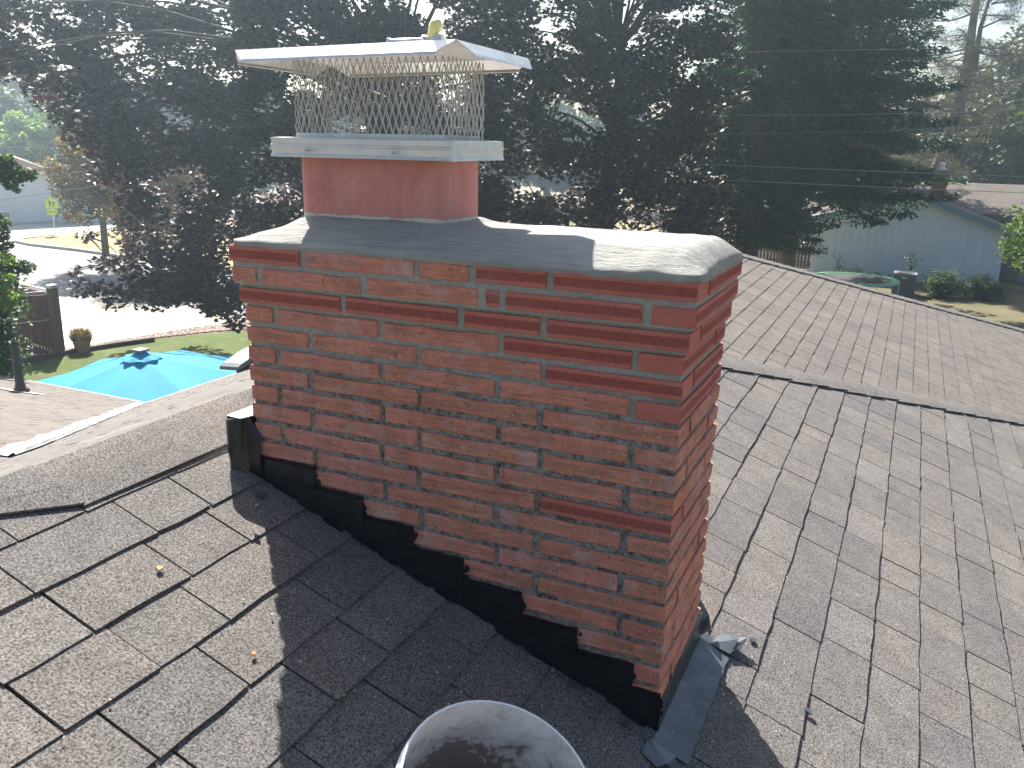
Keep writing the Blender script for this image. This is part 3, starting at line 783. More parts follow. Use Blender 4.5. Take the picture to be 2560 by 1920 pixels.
for sx, sz in ((0.175, 0.2175), (0.412, 0.2170)):
    mb = MB(); mb.tube([(sx, BY0 + 0.01, sz), (sx, BY0 - 0.012, sz)], 0.0026, 8)
    mb.tube([(sx, BY0 - 0.012, sz), (sx, BY0 - 0.014, sz)], [0.0045, 0.0052], 10)
    mb.tube([(sx, BY0 - 0.014, sz), (sx, BY0 - 0.017, sz)], [0.0052, 0.0048], 6)
    o = mb.build('screw', MAT['galv'], cap)
# expanded metal screen
def screen():
    mb = MB(); x0, x1, y0, y1 = 0.106, 0.522, 0.110, 0.292
    per = [(x0, y0), (x1, y0), (x1, y1), (x0, y1)]
    segs = []; tot = 0
    for i in range(4):
        a = np.array(per[i]); b = np.array(per[(i + 1) % 4]); L = np.linalg.norm(b - a); segs.append((tot, a, (b - a) / L, L)); tot += L
    def P(s_, z):
        s_ %= tot
        for st, a, d, L in segs:
            if s_ <= st + L + 1e-9: p = a + d * (s_ - st); return (p[0], p[1], z)
        return (x0, y0, z)
    w = 0.0186; N = int(tot / (w / 2)); N -= N % 2; sp = tot / N
    zb, zt = 0.246, 0.424; per_h = 0.0545
    rr = random.Random(2)
    for j in range(N):
        pts = []; s_ = j * sp; sg = 1 if j % 2 else -1; K = int((zt - zb) / (per_h / 8))
        for k in range(K + 1):
            z = zb + (zt - zb) * k / K; ph = (z - zb) / per_h * 2 * math.pi
            tri = math.asin(max(-1, min(1, 0.97 * math.sin(ph)))) / (math.pi / 2)
            q = P(s_ + sg * tri * sp * 0.5, z); bulge = 0.003 * math.sin(j * .31) * math.sin(math.pi * k / K)
            pts.append((q[0] + bulge * .5, q[1] + bulge * .6, z))
        mb.tube(pts, 0.00135, 4, False)
    return mb
screen().build('mesh_screen', MAT['meshwire'], cap)
# lid: pan with flared, notched lips
mb = MB(); lx0, lx1, ly0, ly1 = 0.012, 0.592, 0.022, 0.392
def lz(x, y): return 0.440 + 0.010 * (1 - abs(x - 0.302) / 0.29) * (1 - abs(y - 0.207) / 0.185) + (x - 0.3) * 0.012 + (y - 0.2) * -0.012
GX, GY = 16, 10; v_ = []; f_ = []
for j in range(GY + 1):
    for i in range(GX + 1):
        x = lx0 + (lx1 - lx0) * i / GX; y = ly0 + (ly1 - ly0) * j / GY; v_.append((x, y, lz(x, y)))
for j in range(GY):
    for i in range(GX): f_.append((j * (GX + 1) + i, j * (GX + 1) + i + 1, (j + 1) * (GX + 1) + i + 1, (j + 1) * (GX + 1) + i))
def lip(pa, pb, out, notch=0.034, drop=0.024, flare=0.024):
    pa = np.array(pa); pb = np.array(pb); d = (pb - pa) / np.linalg.norm(pb - pa); out = np.array(out, float); N_ = 10; b = len(v_)
    L = np.linalg.norm(pb - pa)
    for i in range(N_ + 1):
        t_ = i / N_; c = pa + (pb - pa) * t_; c[2] = lz(c[0], c[1])
        s_ = notch + (L - 2 * notch) * t_; m_ = pa + d * s_; m_[2] = lz(m_[0], m_[1])
        e_ = m_ + out * flare; e_[2] -= drop
        g_ = e_ + out * 0.002 + np.array([0, 0, -0.004]); h_ = g_ - out * 0.006 + np.array([0, 0, 0.001])
        v_.extend([tuple(c), tuple(e_), tuple(g_), tuple(h_)])
    for i in range(N_):
        for k in range(3): f_.append((b + i * 4 + k, b + i * 4 + k + 1, b + (i + 1) * 4 + k + 1, b + (i + 1) * 4 + k))
lip((lx0, ly0, 0), (lx1, ly0, 0), (0, -1, 0)); lip((lx1, ly0, 0), (lx1, ly1, 0), (1, 0, 0)); lip((lx1, ly1, 0), (lx0, ly1, 0), (0, 1, 0)); lip((lx0, ly1, 0), (lx0, ly0, 0), (-1, 0, 0))
o = link('lid', mesh('lid', v_, f_), MAT['lid'], cap)
md = o.modifiers.new('thickness', 'SOLIDIFY'); md.thickness = 0.0012; md.offset = 0
# tool left on the lid
tool = thing('wire_brush', (0.5, 0.08, 0.448), 'small steel tool with a rounded yellow handle left on top of the metal chimney cap', 'hand tool')
MAT['yellow'] = plain('yellow_plastic', (0.85, 0.80, 0.35), 0.35)
zt_ = 0.4455
mb = MB(); mb.tube([(0.415, 0.045, zt_ + .004), (0.418, 0.045, zt_ + .004)], [0.007, 0.008], 10); mb.tube([(0.418, 0.045, zt_ + .004), (0.500, 0.050, zt_ + .005)], 0.0045, 8)
mb.tube([(0.498, 0.050, zt_ + .006), (0.506, 0.050, zt_ + .006)], [0.008, 0.009], 10)
mb.tube([(0.506, 0.05, zt_ + .006), (0.545, 0.052, zt_ + .007)], [0.006, 0.009], 8)
mb.build('shank', MAT['lid'], tool)
mb = MB(); hp = []; hr = []
for i in range(9):
    t_ = i / 8; hp.append((0.515 + 0.022 * t_, 0.052 - 0.0 * t_, zt_ + 0.008 + 0.036 * t_)); hr.append([0.008, 0.009, 0.010, 0.0115, 0.0135, 0.015, 0.0145, 0.0110, 0.003][i])
mb.tube(hp, hr, 12); mb.build('handle', MAT['yellow'], tool, smooth=True)

# ================================================================== bucket
MAT['residue'] = None
def mat_bucket():
    m, nt, b = new_mat('bucket_residue'); q = NT(nt); o = q.coord('obj')
    f = q.noise(7, 5, 0.7, o, 0.7); g = q.noise(26, 5, 0.75, o, 0.5)
    sp = q.n('ShaderNodeSeparateXYZ'); q.l(o, sp.inputs[0])
    k = q.math('ADD', q.math('MULTIPLY', f, 0.75), q.math('MULTIPLY', g, 0.35))
    k = q.math('SUBTRACT', k, q.math('MULTIPLY', sp.outputs[2], 1.3))
    c = q.ramp(k, [(0.02, (0.70, 0.70, 0.72)), (0.12, (0.60, 0.585, 0.585)), (0.17, (0.50, 0.47, 0.46)), (0.215, (0.44, 0.40, 0.38)), (0.235, (0.20, 0.17, 0.15)), (0.9, (0.18, 0.155, 0.14))])
    q.l(c, b.inputs['Base Color']); b.inputs['Roughness'].default_value = 0.75
    q.bump(g, 0.5, 0.004, b); return m
MAT['residue'] = mat_bucket()
bn = Vector((ST, -0.12, CT)).normalized(); rimc = Vector((1.068, -0.728, -0.622)); BHT = 0.355
bk = thing('bucket', tuple(rimc - bn * BHT), 'white plastic bucket crusted with old mortar standing on the shaded shingles', 'bucket')
bk.rotation_euler = bn.to_track_quat('Z', 'Y').to_euler()
def lathe(prof, n=48, flip=False):
    mb = MB(); v_ = []; f_ = []
    for r0, z in prof: v_ += [(r0 * math.cos(2 * math.pi * k / n), r0 * math.sin(2 * math.pi * k / n), z) for k in range(n)]
    for i in range(len(prof) - 1):
        for k in range(n): f_.append((i * n + k, i * n + (k + 1) % n, (i + 1) * n + (k + 1) % n, (i + 1) * n + k))
    mb.add(v_, f_); return mb
def kid(name, mb, mat, parent, smooth=True):
    o = bpy.data.objects.new(name, mesh(name, mb.v, mb.f, smooth)); o.data.materials.append(mat); COL.objects.link(o); o.parent = parent; return o
kid('body', lathe([(0.0, 0.0), (0.118, 0.0), (0.122, 0.004), (0.137, 0.30), (0.143, 0.302), (0.143, 0.308), (0.138, 0.312), (0.139, 0.325), (0.146, 0.327), (0.146, 0.333), (0.1405, 0.336), (0.142, 0.350), (0.1425, 0.3535), (0.1405, 0.3555), (0.1385, 0.354)]), MAT['white_plastic'], bk)
kid('inner_wall', lathe([(0.1386, 0.354), (0.1375, 0.33), (0.1335, 0.24), (0.120, 0.02), (0.06, 0.016), (0.0, 0.015)]), MAT['residue'], bk)
mb = MB(); mb.tube([(-0.146, -0.01, 0.318), (-0.158, 0.0, 0.314), (-0.146, 0.012, 0.318)], 0.006, 8); mb.tube([(0.146, -0.01, 0.318), (0.158, 0.0, 0.314), (0.146, 0.012, 0.318)], 0.006, 8)
hpts = [(0.150 * math.cos(a), -0.02 - 0.11 * math.sin(a) * 1.0, 0.318 - 0.17 * math.sin(a)) for a in np.linspace(0, math.pi, 20)]
kid('handle_lug', mb, MAT['white_plastic'], bk)
mb = MB(); mb.tube([(0.157 * math.cos(a), -0.157 * math.sin(a), 0.316 - 0.03 * math.sin(a)) for a in np.linspace(0, math.pi, 28)], 0.002, 6); kid('wire_handle', mb, MAT['galv'], bk)

# ================================================================== foliage tools
LEAF_MAPLE = np.array([(0, -.5), (.10, -.22), (.44, -.28), (.34, -.02), (.52, .16), (.24, .18), (0, .55), (-.24, .18), (-.52, .16), (-.34, -.02), (-.44, -.28), (-.10, -.22)])
LEAF_OVAL = np.array([(0, -.5), (.28, -.1), (.22, .28), (0, .5), (-.22, .28), (-.28, -.1)])
LEAF_TRI = np.array([(0, -.5), (.42, .1), (0, .5), (-.42, .1)])
SPRAY = np.array([(0, -.5), (.09, -.15), (.05, .5), (-.05, .5), (-.09, -.15)])
NEEDLE = np.array([(0, -.5), (.05, 0), (0, .5), (-.05, 0)])
def leaf_obj(name, C, size, shape, mat, parent, up=0.6, seed=0, dirs=None, flat=None, jitter=0.25):
    """one mesh of single leaves, C = leaf centres (N,3)"""
    g_ = np.random.default_rng(seed); N = len(C); k = len(shape)
    nrm = g_.normal(size=(N, 3)); nrm /= np.linalg.norm(nrm, axis=1)[:, None]
    nrm[:, 2] = np.abs(nrm[:, 2]); nrm = nrm + np.array([0, 0, up]); nrm /= np.linalg.norm(nrm, axis=1)[:, None]
    if dirs is None: t_ = g_.normal(size=(N, 3))
    else: t_ = dirs + g_.normal(size=(N, 3)) * jitter
    if flat is not None: nrm = flat + g_.normal(size=(N, 3)) * 0.35
    t_ -= (t_ * nrm).sum(1)[:, None] * nrm / (nrm * nrm).sum(1)[:, None]; t_ /= np.linalg.norm(t_, axis=1)[:, None] + 1e-9
    s_ = np.cross(nrm, t_); s_ /= np.linalg.norm(s_, axis=1)[:, None] + 1e-9
    sz = size * g_.uniform(0.65, 1.25, N)
    V = C[:, None, :] + sz[:, None, None] * (shape[None, :, 0, None] * s_[:, None, :] + shape[None, :, 1, None] * t_[:, None, :])
    # gentle cupping
    V[:, :, 2] -= (sz[:, None] * 0.25) * (np.abs(shape[None, :, 0]) ** 1.5)
    me = bpy.data.meshes.new(name); me.vertices.add(N * k); me.vertices.foreach_set('co', V.astype(np.float32).ravel())
    me.loops.add(N * k); me.loops.foreach_set('vertex_index', np.arange(N * k, dtype=np.int32))
    me.polygons.add(N); me.polygons.foreach_set('loop_start', np.arange(0, N * k, k, dtype=np.int32))
    me.polygons.foreach_set('loop_total', np.full(N, k, dtype=np.int32)); me.update(calc_edges=True)
    return link(name, me, mat, parent)
def clump_points(g_, centers, radii, n_per, flat=0.6, shell=0.5):
    out = []
    for c, r in zip(centers, radii):
        n_ = max(3, int(n_per * r * r)); p = g_.normal(size=(n_, 3)); p /= np.linalg.norm(p, axis=1)[:, None]
        rad = r * (g_.uniform(shell ** 3, 1, n_)) ** (1 / 3); p *= rad[:, None]; p[:, 2] *= flat
        out.append(p + c)
    return np.concatenate(out)
def curve_branch(mb, a, b, r0, r1, sag, rnd_, n=5, sides=5):
    a = np.array(a, float); b = np.array(b, float); L = np.linalg.norm(b - a); pts = []; rad = []
    o1 = np.array([rnd_.uniform(-1, 1), rnd_.uniform(-1, 1), rnd_.uniform(-.3, .5)]) * L * 0.10
    for i in range(n + 1):
        t_ = i / n; p = a + (b - a) * t_; p = p + o1 * math.sin(math.pi * t_) + np.array([0, 0, sag * L * math.sin(math.pi * t_) * 1.0])
        pts.append(p); rad.append(r0 + (r1 - r0) * t_)
    mb.tube(pts, rad, sides, False); return pts
MAT['bark'] = mat_wood('rough_bark', (0.075, 0.06, 0.05), 2, 0.6, 0.95, 0.4)
MAT['bark_pine'] = mat_wood('pine_bark', (0.12, 0.085, 0.065), 2, 0.5, 0.95, 0.4)
def inside(poly, x, y):
    c = False; n_ = len(poly)
    for i in range(n_):
        x1, y1 = poly[i]; x2, y2 = poly[(i + 1) % n_]
        if (y1 > y) != (y2 > y) and x < (x2 - x1) * (y - y1) / (y2 - y1) + x1: c = not c
    return c
def tree_from_clumps(name, label, cat, base, trunk_top, centers, radii, leafmat, leaf, size, n_per, flat, up, barkmat, tr, group=None, seed=1, limbs=60, shell=0.4, crown_name='crown', lean=None):
    g_ = np.random.default_rng(seed); rr = random.Random(seed)
    t_ = thing(name, tuple(base), label, cat, group)
    mb = MB(); base = np.array(base, float); top = np.array(trunk_top, float)
    tp = [base + (top - base) * k / 8 + np.array([math.sin(k * 1.3 + seed) * .12, math.cos(k * .9 + seed) * .12, 0]) * (k > 0) for k in range(9)]
    mb.tube(tp, [tr * (1 - 0.085 * k) * (1.25 if k == 0 else 1) for k in range(9)], 10)
    mb.build('trunk', barkmat, t_, smooth=True)
    mb = MB(); idx = list(range(len(centers))); rr.shuffle(idx)
    main = []
    for i in idx[:limbs]:
        c = centers[i]; h_ = max(0.25, min(0.95, (c[2] - base[2]) / (top[2] - base[2]) - 0.12)); s_ = base + (top - base) * h_
        main.append(curve_branch(mb, s_, c, tr * 0.20, 0.012, 0.10, rr, 7))
    allp = np.array([p for b_ in main for p in b_[2:]])
    for i in idx[limbs:limbs * 5]:
        c = centers[i]; d_ = np.linalg.norm(allp - c, axis=1); s_ = allp[int(np.argmin(d_))]
        if np.linalg.norm(s_ - c) > 0.15: curve_branch(mb, s_, c, 0.03, 0.008, 0.02, rr, 3, 4)
    mb.build('branches', barkmat, t_)
    P_ = clump_points(g_, centers, radii, n_per, flat, shell)
    leaf_obj(crown_name, P_, size, leaf, leafmat, t_, up, seed)
    return t_

# ================================================================== the two dark maples behind the chimney
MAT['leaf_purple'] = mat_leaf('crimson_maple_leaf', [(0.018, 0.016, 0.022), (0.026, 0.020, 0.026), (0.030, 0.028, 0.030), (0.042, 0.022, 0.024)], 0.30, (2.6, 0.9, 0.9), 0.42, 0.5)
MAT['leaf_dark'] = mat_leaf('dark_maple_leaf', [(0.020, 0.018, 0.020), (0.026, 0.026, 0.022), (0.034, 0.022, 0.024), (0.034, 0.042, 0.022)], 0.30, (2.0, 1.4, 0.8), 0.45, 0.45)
def sunlit_ok(c):
    f = np.array(c) - np.array(sdir) * ((c[2] + 4.2) / sdir.z)
    if math.hypot(f[0] + 12.75, f[1] - 10.95) < 3.5: return False
    return not (-17.5 < f[0] < 1.5 and f[1] < 11.8)
def pick(x, y, dist_fn, rr, check):
    for q in range(14 if check else 1):
        c = atd(x, y, dist_fn(x, y, rr) + (0.35 * q))
        if not check or sunlit_ok(c): return c
    return None
def crown_clumps(poly, dist_fn, n_, seed, rmin, rmax, holes=(), noise_s=0.012, thr=-0.12, extra=(), check=False):
    from mathutils import noise
    rr = random.Random(seed); cs = []; rs = []
    xs = [p[0] for p in poly]; ys = [p[1] for p in poly]; tries = 0
    while len(cs) < n_ and tries < n_ * 60:
        tries += 1
        x = rr.uniform(min(xs), max(xs)); y = rr.uniform(min(ys), max(ys))
        if not inside(poly, x, y): continue
        if any((x - hx) ** 2 + (y - hy) ** 2 < hr * hr for hx, hy, hr in holes): continue
        if noise.noise(Vector((x * noise_s, y * noise_s * 1.3, seed))) < thr: continue
        c = pick(x, y, dist_fn, rr, check)
        if c is None: continue
        cs.append(c); rs.append(rr.uniform(rmin, rmax))
    for x, y, rpx in extra:
        d_ = dist_fn(x, y, rr); m_ = rpx / 1853.0 * d_
        for k in range(max(2, int((m_ / 0.40) ** 2 * 2.4))):
            a = rr.uniform(0, 2 * math.pi); q = rpx * math.sqrt(rr.random()) * 0.75
            cs.append(atd(x + q * math.cos(a), y + q * math.sin(a), d_ + rr.uniform(-.5, .5))); rs.append(rr.uniform(0.28, 0.46))
    return cs, rs
polyA = [(80, -170), (-120, -60), (-160, 60), (-60, 150), (30, 170), (60, 215), (130, 235), (165, 295), (235, 350), (285, 420), (300, 520), (290, 600), (320, 640), (400, 640), (520, 670), (640, 520), (1080, 520), (1080, -420), (640, -420), (420, -260)]
holesA = [(12, 165, 30), (45, 60, 16), (360, 350, 22), (395, 120, 16), (480, 180, 26), (430, 235, 18), (375, 420, 62), (318, 395, 30), (260, 440, 20), (330, 480, 26), (545, 155, 24), (555, 260, 18), (920, 30, 45), (1000, 10, 40), (640, 40, 14), (110, 40, 10), (1050, 70, 22), (225, 170, 12)]
extraA = [(215, 372, 38), (262, 345, 40), (180, 498, 22), (163, 600, 24), (200, 618, 30), (243, 640, 34), (228, 575, 24), (262, 555, 45), (305, 600, 45), (345, 640, 30), (395, 640, 34), (430, 650, 30), (470, 668, 32), (508, 684, 26), (520, 640, 30), (350, 560, 40), (310, 520, 34), (420, 480, 30), (440, 560, 50), (470, 420, 40), (110, 225, 22)]
dA = lambda x, y, rr: 29.5 + rr.uniform(-2.6, 2.6) - (2.0 if y > 560 else 0)
cA, rA = crown_clumps(polyA, dA, 900, 3, 0.48, 0.95, holesA, 0.013, -0.09, extraA, True)
cA2, rA2 = crown_clumps([(380, 150), (600, 150), (600, 520), (430, 480)], lambda x, y, rr: 31 + rr.uniform(-1, 1), 50, 9, 0.5, 0.8)
cA += cA2; rA += rA2
bA = atd(905, 500, 28.5); bA[2] = ZG
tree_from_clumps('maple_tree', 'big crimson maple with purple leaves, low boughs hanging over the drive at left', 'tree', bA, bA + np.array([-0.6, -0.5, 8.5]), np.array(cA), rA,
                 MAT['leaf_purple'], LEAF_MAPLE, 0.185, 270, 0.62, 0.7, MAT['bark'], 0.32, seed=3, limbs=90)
polyB = [(1000, -420), (1640, -420), (1600, -60), (1560, 60), (1545, 200), (1505, 250), (1535, 330), (1560, 400), (1545, 480), (1500, 560), (1000, 560)]
holesB = [(1040, 40, 34), (1150, 60, 14), (1210, 200, 22), (1240, 310, 26), (1260, 250, 14), (1100, 250, 14), (1185, 420, 20), (1590, 20, 30), (1330, 390, 12)]
dB = lambda x, y, rr: 31 + rr.uniform(-3.5, 3.5)
cB, rB = crown_clumps(polyB, dB, 720, 5, 0.5, 0.95, holesB, 0.013, -0.10)
bB = atd(1300, 500, 32.0); bB[2] = ZG
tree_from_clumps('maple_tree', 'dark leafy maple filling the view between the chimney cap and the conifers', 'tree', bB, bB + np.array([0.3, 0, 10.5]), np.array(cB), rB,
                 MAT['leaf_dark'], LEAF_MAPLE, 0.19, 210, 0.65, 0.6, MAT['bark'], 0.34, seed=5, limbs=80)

# ================================================================== conifers
MAT['fir'] = mat_leaf('fir_sprays', [(0.016, 0.045, 0.028), (0.022, 0.060, 0.034), (0.032, 0.078, 0.040), (0.040, 0.070, 0.040)], 0.25, (1.3, 1.5, 0.7), 0.6, 0.3)
def conifer(label, base, H, r_low, zstart, seed, spray=0.27, dens=1.0, trunk_r=0.4, n_br=300):
    g_ = np.random.default_rng(seed); rr = random.Random(seed)
    t_ = thing('conifer_tree', tuple(base), label, 'tree', 'tall dark conifers behind the roof')
    base = np.array(base, float); mb = MB()
    mb.tube([base + np.array([0.15 * math.sin(k * .7 + seed), 0.1 * math.cos(k), H * k / 10]) for k in range(11)], [trunk_r * (1 - 0.09 * k) for k in range(11)], 10)
    mb.build('trunk', MAT['bark_pine'], t_, smooth=True)
    mb = MB(); C_ = []; Dr = []
    for i in range(n_br):
        hz = zstart + (H - zstart) * (i + rr.random()) / n_br
        Lb = (r_low * (1 - ((hz - zstart) / (H - zstart)) ** 1.3) + 0.4) * rr.uniform(0.55, 1.15)
        az = rr.uniform(0, 2 * math.pi); d_ = np.array([math.cos(az), math.sin(az), 0]); s_ = np.array([-d_[1], d_[0], 0])
        droop = rr.uniform(0.16, 0.34); pts = []
        for q in range(7):
            u_ = q / 6; pts.append(base + np.array([0, 0, hz]) + d_ * Lb * u_ + np.array([0, 0, -droop * Lb * u_ ** 1.3 + 0.10 * Lb * u_ ** 4]))
        mb.tube(pts, [0.05 * (1 - .14 * q) for q in range(7)], 4, False)
        n_ = int(64 * Lb * dens); u_ = g_.uniform(0.18, 1.0, n_) ** 0.8
        wdt = Lb * 0.28 * (1.05 - u_) + 0.25
        lat = g_.uniform(-1, 1, n_) * wdt
        p = np.array(pts); ii = np.clip(u_ * 6, 0, 5.999); i0 = ii.astype(int); fr = (ii - i0)[:, None]
        c = p[i0] * (1 - fr) + p[i0 + 1] * fr + s_ * lat[:, None]
        c[:, 2] -= np.abs(lat) * 0.45 + g_.uniform(0, 0.22, n_)
        dd = d_[None] * 0.6 + s_[None] * np.sign(lat)[:, None] * 0.7 + np.array([0, 0, -0.55])[None]
        C_.append(c); Dr.append(dd)
    mb.build('branches', MAT['bark_pine'], t_)
    leaf_obj('crown', np.concatenate(C_), spray, np.array([(0, -.5), (.16, -.2), (.10, .2), (.13, .5), (-.06, .35), (-.16, .0)]), MAT['fir'], t_, 0.5, seed, dirs=np.concatenate(Dr), jitter=0.35)
    return t_
b1 = atd(1712, 500, 42.0); b1[2] = ZG
conifer('broad drooping conifer whose boughs hang in front of the pale blue house gable', b1, 34, 5.9, 5.2, 11, n_br=640, dens=1.15, trunk_r=0.42)
b2 = atd(1612, 500, 38.0); b2[2] = ZG
conifer('narrower dark conifer with a thick bare trunk between the maple and the broad conifer', b2, 23, 3.0, 3.2, 12, n_br=380, dens=1.3, trunk_r=0.55)
b3 = atd(1835, 400, 57.0); b3[2] = ZG
conifer('conifer set farthest back, seen through the gap between two nearer conifers', b3, 32, 4.3, 6.0, 13, n_br=420, dens=1.1, trunk_r=0.4)

# leaning pine by the far chimney
MAT['pine'] = mat_leaf('pine_needles', [(0.05, 0.065, 0.03), (0.07, 0.09, 0.04), (0.10, 0.095, 0.05), (0.12, 0.10, 0.065)], 0.3, (1.6, 1.4, 0.8), 0.6, 0.2)
pt = thing('pine_tree', tuple(atd(2016, 470, 72) * np.array([1, 1, 0]) + np.array([0, 0, ZG])), 'leaning pine with crooked bare limbs and thin foliage beyond the far brick chimney', 'tree')
YP = 70.0; rr = random.Random(31); mb = MB(); g_ = np.random.default_rng(31)
trunk = [at(x, y, YP) for x, y in ((2008, 520), (2018, 430), (2028, 370), (2050, 300), (2072, 220), (2088, 150), (2100, 60), (2120, -60), (2130, -200))]
mb.tube(trunk, [0.75, 0.70, 0.62, 0.55, 0.46, 0.36, 0.28, 0.2, 0.1], 10); mb.build('trunk', MAT['bark_pine'], pt, smooth=True)
mb = MB(); tips = []
fork = [at(x, y, YP) for x, y in ((2072, 220), (2105, 150), (2118, 60), (2150, -40))]; mb.tube(fork, [0.3, 0.22, 0.15, 0.06], 7)
allt = trunk[1:-1] + fork[1:]
for i in range(95):
    s_ = allt[rr.randrange(len(allt))]; s_ = s_ + np.array([0, 0, rr.uniform(-1.5, 1.5)]); az = rr.uniform(0, 2 * math.pi); L_ = rr.uniform(1.6, 5.2)
    e_ = s_ + np.array([math.cos(az) * L_, math.sin(az) * L_ * 0.8, rr.uniform(-0.35, 0.3) * L_])
    pp = curve_branch(mb, s_, e_, 0.07, 0.02, rr.uniform(-.15, .1), rr, 5, 4); tips += pp[3:]
    for k in range(3):
        q_ = pp[rr.randint(2, 5)]; e2 = q_ + np.array([rr.uniform(-1, 1), rr.uniform(-1, 1), rr.uniform(-.7, .4)]) * 1.1
        curve_branch(mb, q_, e2, 0.03, 0.012, 0, rr, 3, 3); tips.append(e2)
mb.build('branches', MAT['bark_pine'], pt)
tips = np.array(tips); keep = g_.uniform(size=len(tips)) < 0.75
leaf_obj('crown', clump_points(g_, tips[keep], [0.62] * int(keep.sum()), 260, 0.6, 0.2), 0.30, NEEDLE, MAT['pine'], pt, 0.2, 31)

# ================================================================== other greenery
def bush_tree(name, label, cat, cx, cy, r, h, zb, mat, leaf, size, n_cl, n_per, seed, group=None, trunk=True, cr=(0.5, 0.9), shell=0.3, squash=1.0):
    """round crown of clumps around (cx, cy), from zb to zb + h"""
    g_ = np.random.default_rng(seed); rr = random.Random(seed); cs = []; rs = []
    for i in range(n_cl):
        p = g_.normal(size=3); p /= np.linalg.norm(p); q = g_.uniform(0.45, 1.0)
        k = 1 + 0.18 * math.sin(3 * math.atan2(p[1], p[0]) + seed) + 0.1 * rr.uniform(-1, 1)
        cs.append(np.array([cx + p[0] * r * q * k, cy + p[1] * r * q * k * squash, zb + h * 0.5 + p[2] * h * 0.5 * q])); rs.append(rr.uniform(*cr))
    t_ = thing(name, (cx, cy, ZG), label, cat, group)
    if trunk:
        mb = MB(); mb.tube([(cx, cy, ZG), (cx + .1, cy, zb + h * .3), (cx - .05, cy + .1, zb + h * .7)], [0.06 * r + 0.05, 0.045 * r + .03, 0.03], 8); mb.build('trunk', MAT['bark'], t_, smooth=True)
    mb = MB()
    for c in cs[::2]: curve_branch(mb, (cx, cy, max(ZG, zb + h * rr.uniform(.05, .4))), c, 0.02 * r + .01, 0.008, 0.05, rr, 4, 4)
    mb.build('branches', MAT['bark'], t_)
    leaf_obj('crown', clump_points(g_, np.array(cs), rs, n_per, 0.75, shell), size, leaf, mat, t_, 0.5, seed); return t_
MAT['leaf_bright'] = mat_leaf('bright_green_leaf', [(0.10, 0.17, 0.03), (0.15, 0.23, 0.04), (0.20, 0.27, 0.06)], 0.4, (1.5, 1.6, 0.7))
MAT['leaf_mid'] = mat_leaf('green_leaf', [(0.035, 0.06, 0.022), (0.05, 0.085, 0.03), (0.07, 0.10, 0.04)], 0.35, (1.5, 1.6, 0.7))
MAT['leaf_gold'] = mat_leaf('golden_leaf', [(0.10, 0.12, 0.03), (0.17, 0.14, 0.04), (0.20, 0.12, 0.05), (0.08, 0.11, 0.03)], 0.4, (1.5, 1.3, 0.8))
MAT['leaf_olive'] = mat_leaf('olive_leaf', [(0.05, 0.065, 0.03), (0.07, 0.085, 0.04), (0.10, 0.10, 0.055)], 0.35, (1.5, 1.5, 0.7))  # olive, a little paler than the mid green
def gxy(px, py, dist):
    p = atd(px, py, dist); return p[0], p[1]
x, y = gxy(112, 340, 86); bush_tree('willow_tree', 'bright yellow green round tree behind the left white house', 'tree', x, y, 4.3, 7.4, ZG + 1.6, MAT['leaf_bright'], LEAF_OVAL, 0.36, 170, 170, 41, cr=(0.6, 1.0))
x, y = gxy(215, 430, 50); bush_tree('ornamental_tree', 'thin golden leaved tree in front of the reddish board fence', 'tree', x, y, 2.4, 5.2, ZG + 2.0, MAT['leaf_gold'], LEAF_OVAL, 0.2, 120, 300, 42, cr=(0.35, 0.7))
x, y = gxy(330, 440, 46); bush_tree('ornamental_tree', 'copper and gold leaved tree seen through the gaps of the crimson maple', 'tree', x, y, 2.6, 5.6, ZG + 1.2, MAT['leaf_gold'], LEAF_OVAL, 0.2, 130, 300, 43, cr=(0.4, 0.7))
k = 0
bgs = [(-60, 95, 6, 12.5), (20, 110, 7, 15.5), (70, 120, 7, 14), (150, 115, 6, 13.0), (230, 105, 6.5, 14), (310, 100, 6, 11), (400, 95, 6, 13.5), (500, 100, 6, 12), (620, 100, 6, 12), (760, 100, 6, 12), (900, 100, 6, 12), (1040, 95, 6, 12), (1180, 95, 6, 12), (1320, 95, 6, 12)]
kinds = ['hazy olive tree at the far left of the tree line', 'tall rounded tree behind the white house roof ridge', 'dim green tree just left of the bright round one', 'green tree rising right of the bright round one', 'tree behind the gold leaved tree', 'low tree seen through the maple gap above the gold leaves']
for (px, dist, r, h) in bgs:
    x, y = gxy(px, 400, dist)
    if k < len(kinds): lb, gp = kinds[k], None
    else: lb, gp = 'far green tree glimpsed through the maple foliage behind the chimney', 'far trees behind the maples'
    bush_tree('leafy_tree', lb, 'tree', x, y, r, h - 1.0, ZG + 0.8, MAT['leaf_olive' if k % 2 else 'leaf_mid'], LEAF_TRI, 0.55, 110, 60, 50 + k, gp or 'far line of trees', cr=(0.9, 1.6)); k += 1
rt = [(1880, 90, 6, 9, 'green tree behind the pale blue gable'), (1990, 88, 6, 10.5, 'olive tree behind the far brick chimney'), (2080, 84, 6.5, 12, 'sunlit olive tree right of the leaning pine trunk'), (2170, 82, 6.5, 15, 'grey green tree above the far roof ridge'), (2260, 78, 7, 17, 'tall grey green tree at the right edge of the view')]
for j, (px, dist, r, h, lb) in enumerate(rt):
    x, y = gxy(px, 400, dist); bush_tree('leafy_tree', lb, 'tree', x, y, r, h - 1, ZG + 0.8, MAT['leaf_olive' if j != 0 else 'leaf_mid'], LEAF_TRI, 0.42, 150, 70, 80 + j, 'trees behind the blue gabled house', cr=(0.8, 1.4))
x, y = gxy(2262, 450, 24); bush_tree('small_tree', 'bright green small tree cut off by the right edge in front of the far roof', 'tree', x, y, 0.95, 1.9, -2.75, MAT['leaf_bright'], LEAF_OVAL, 0.11, 60, 420, 90, cr=(0.22, 0.38))
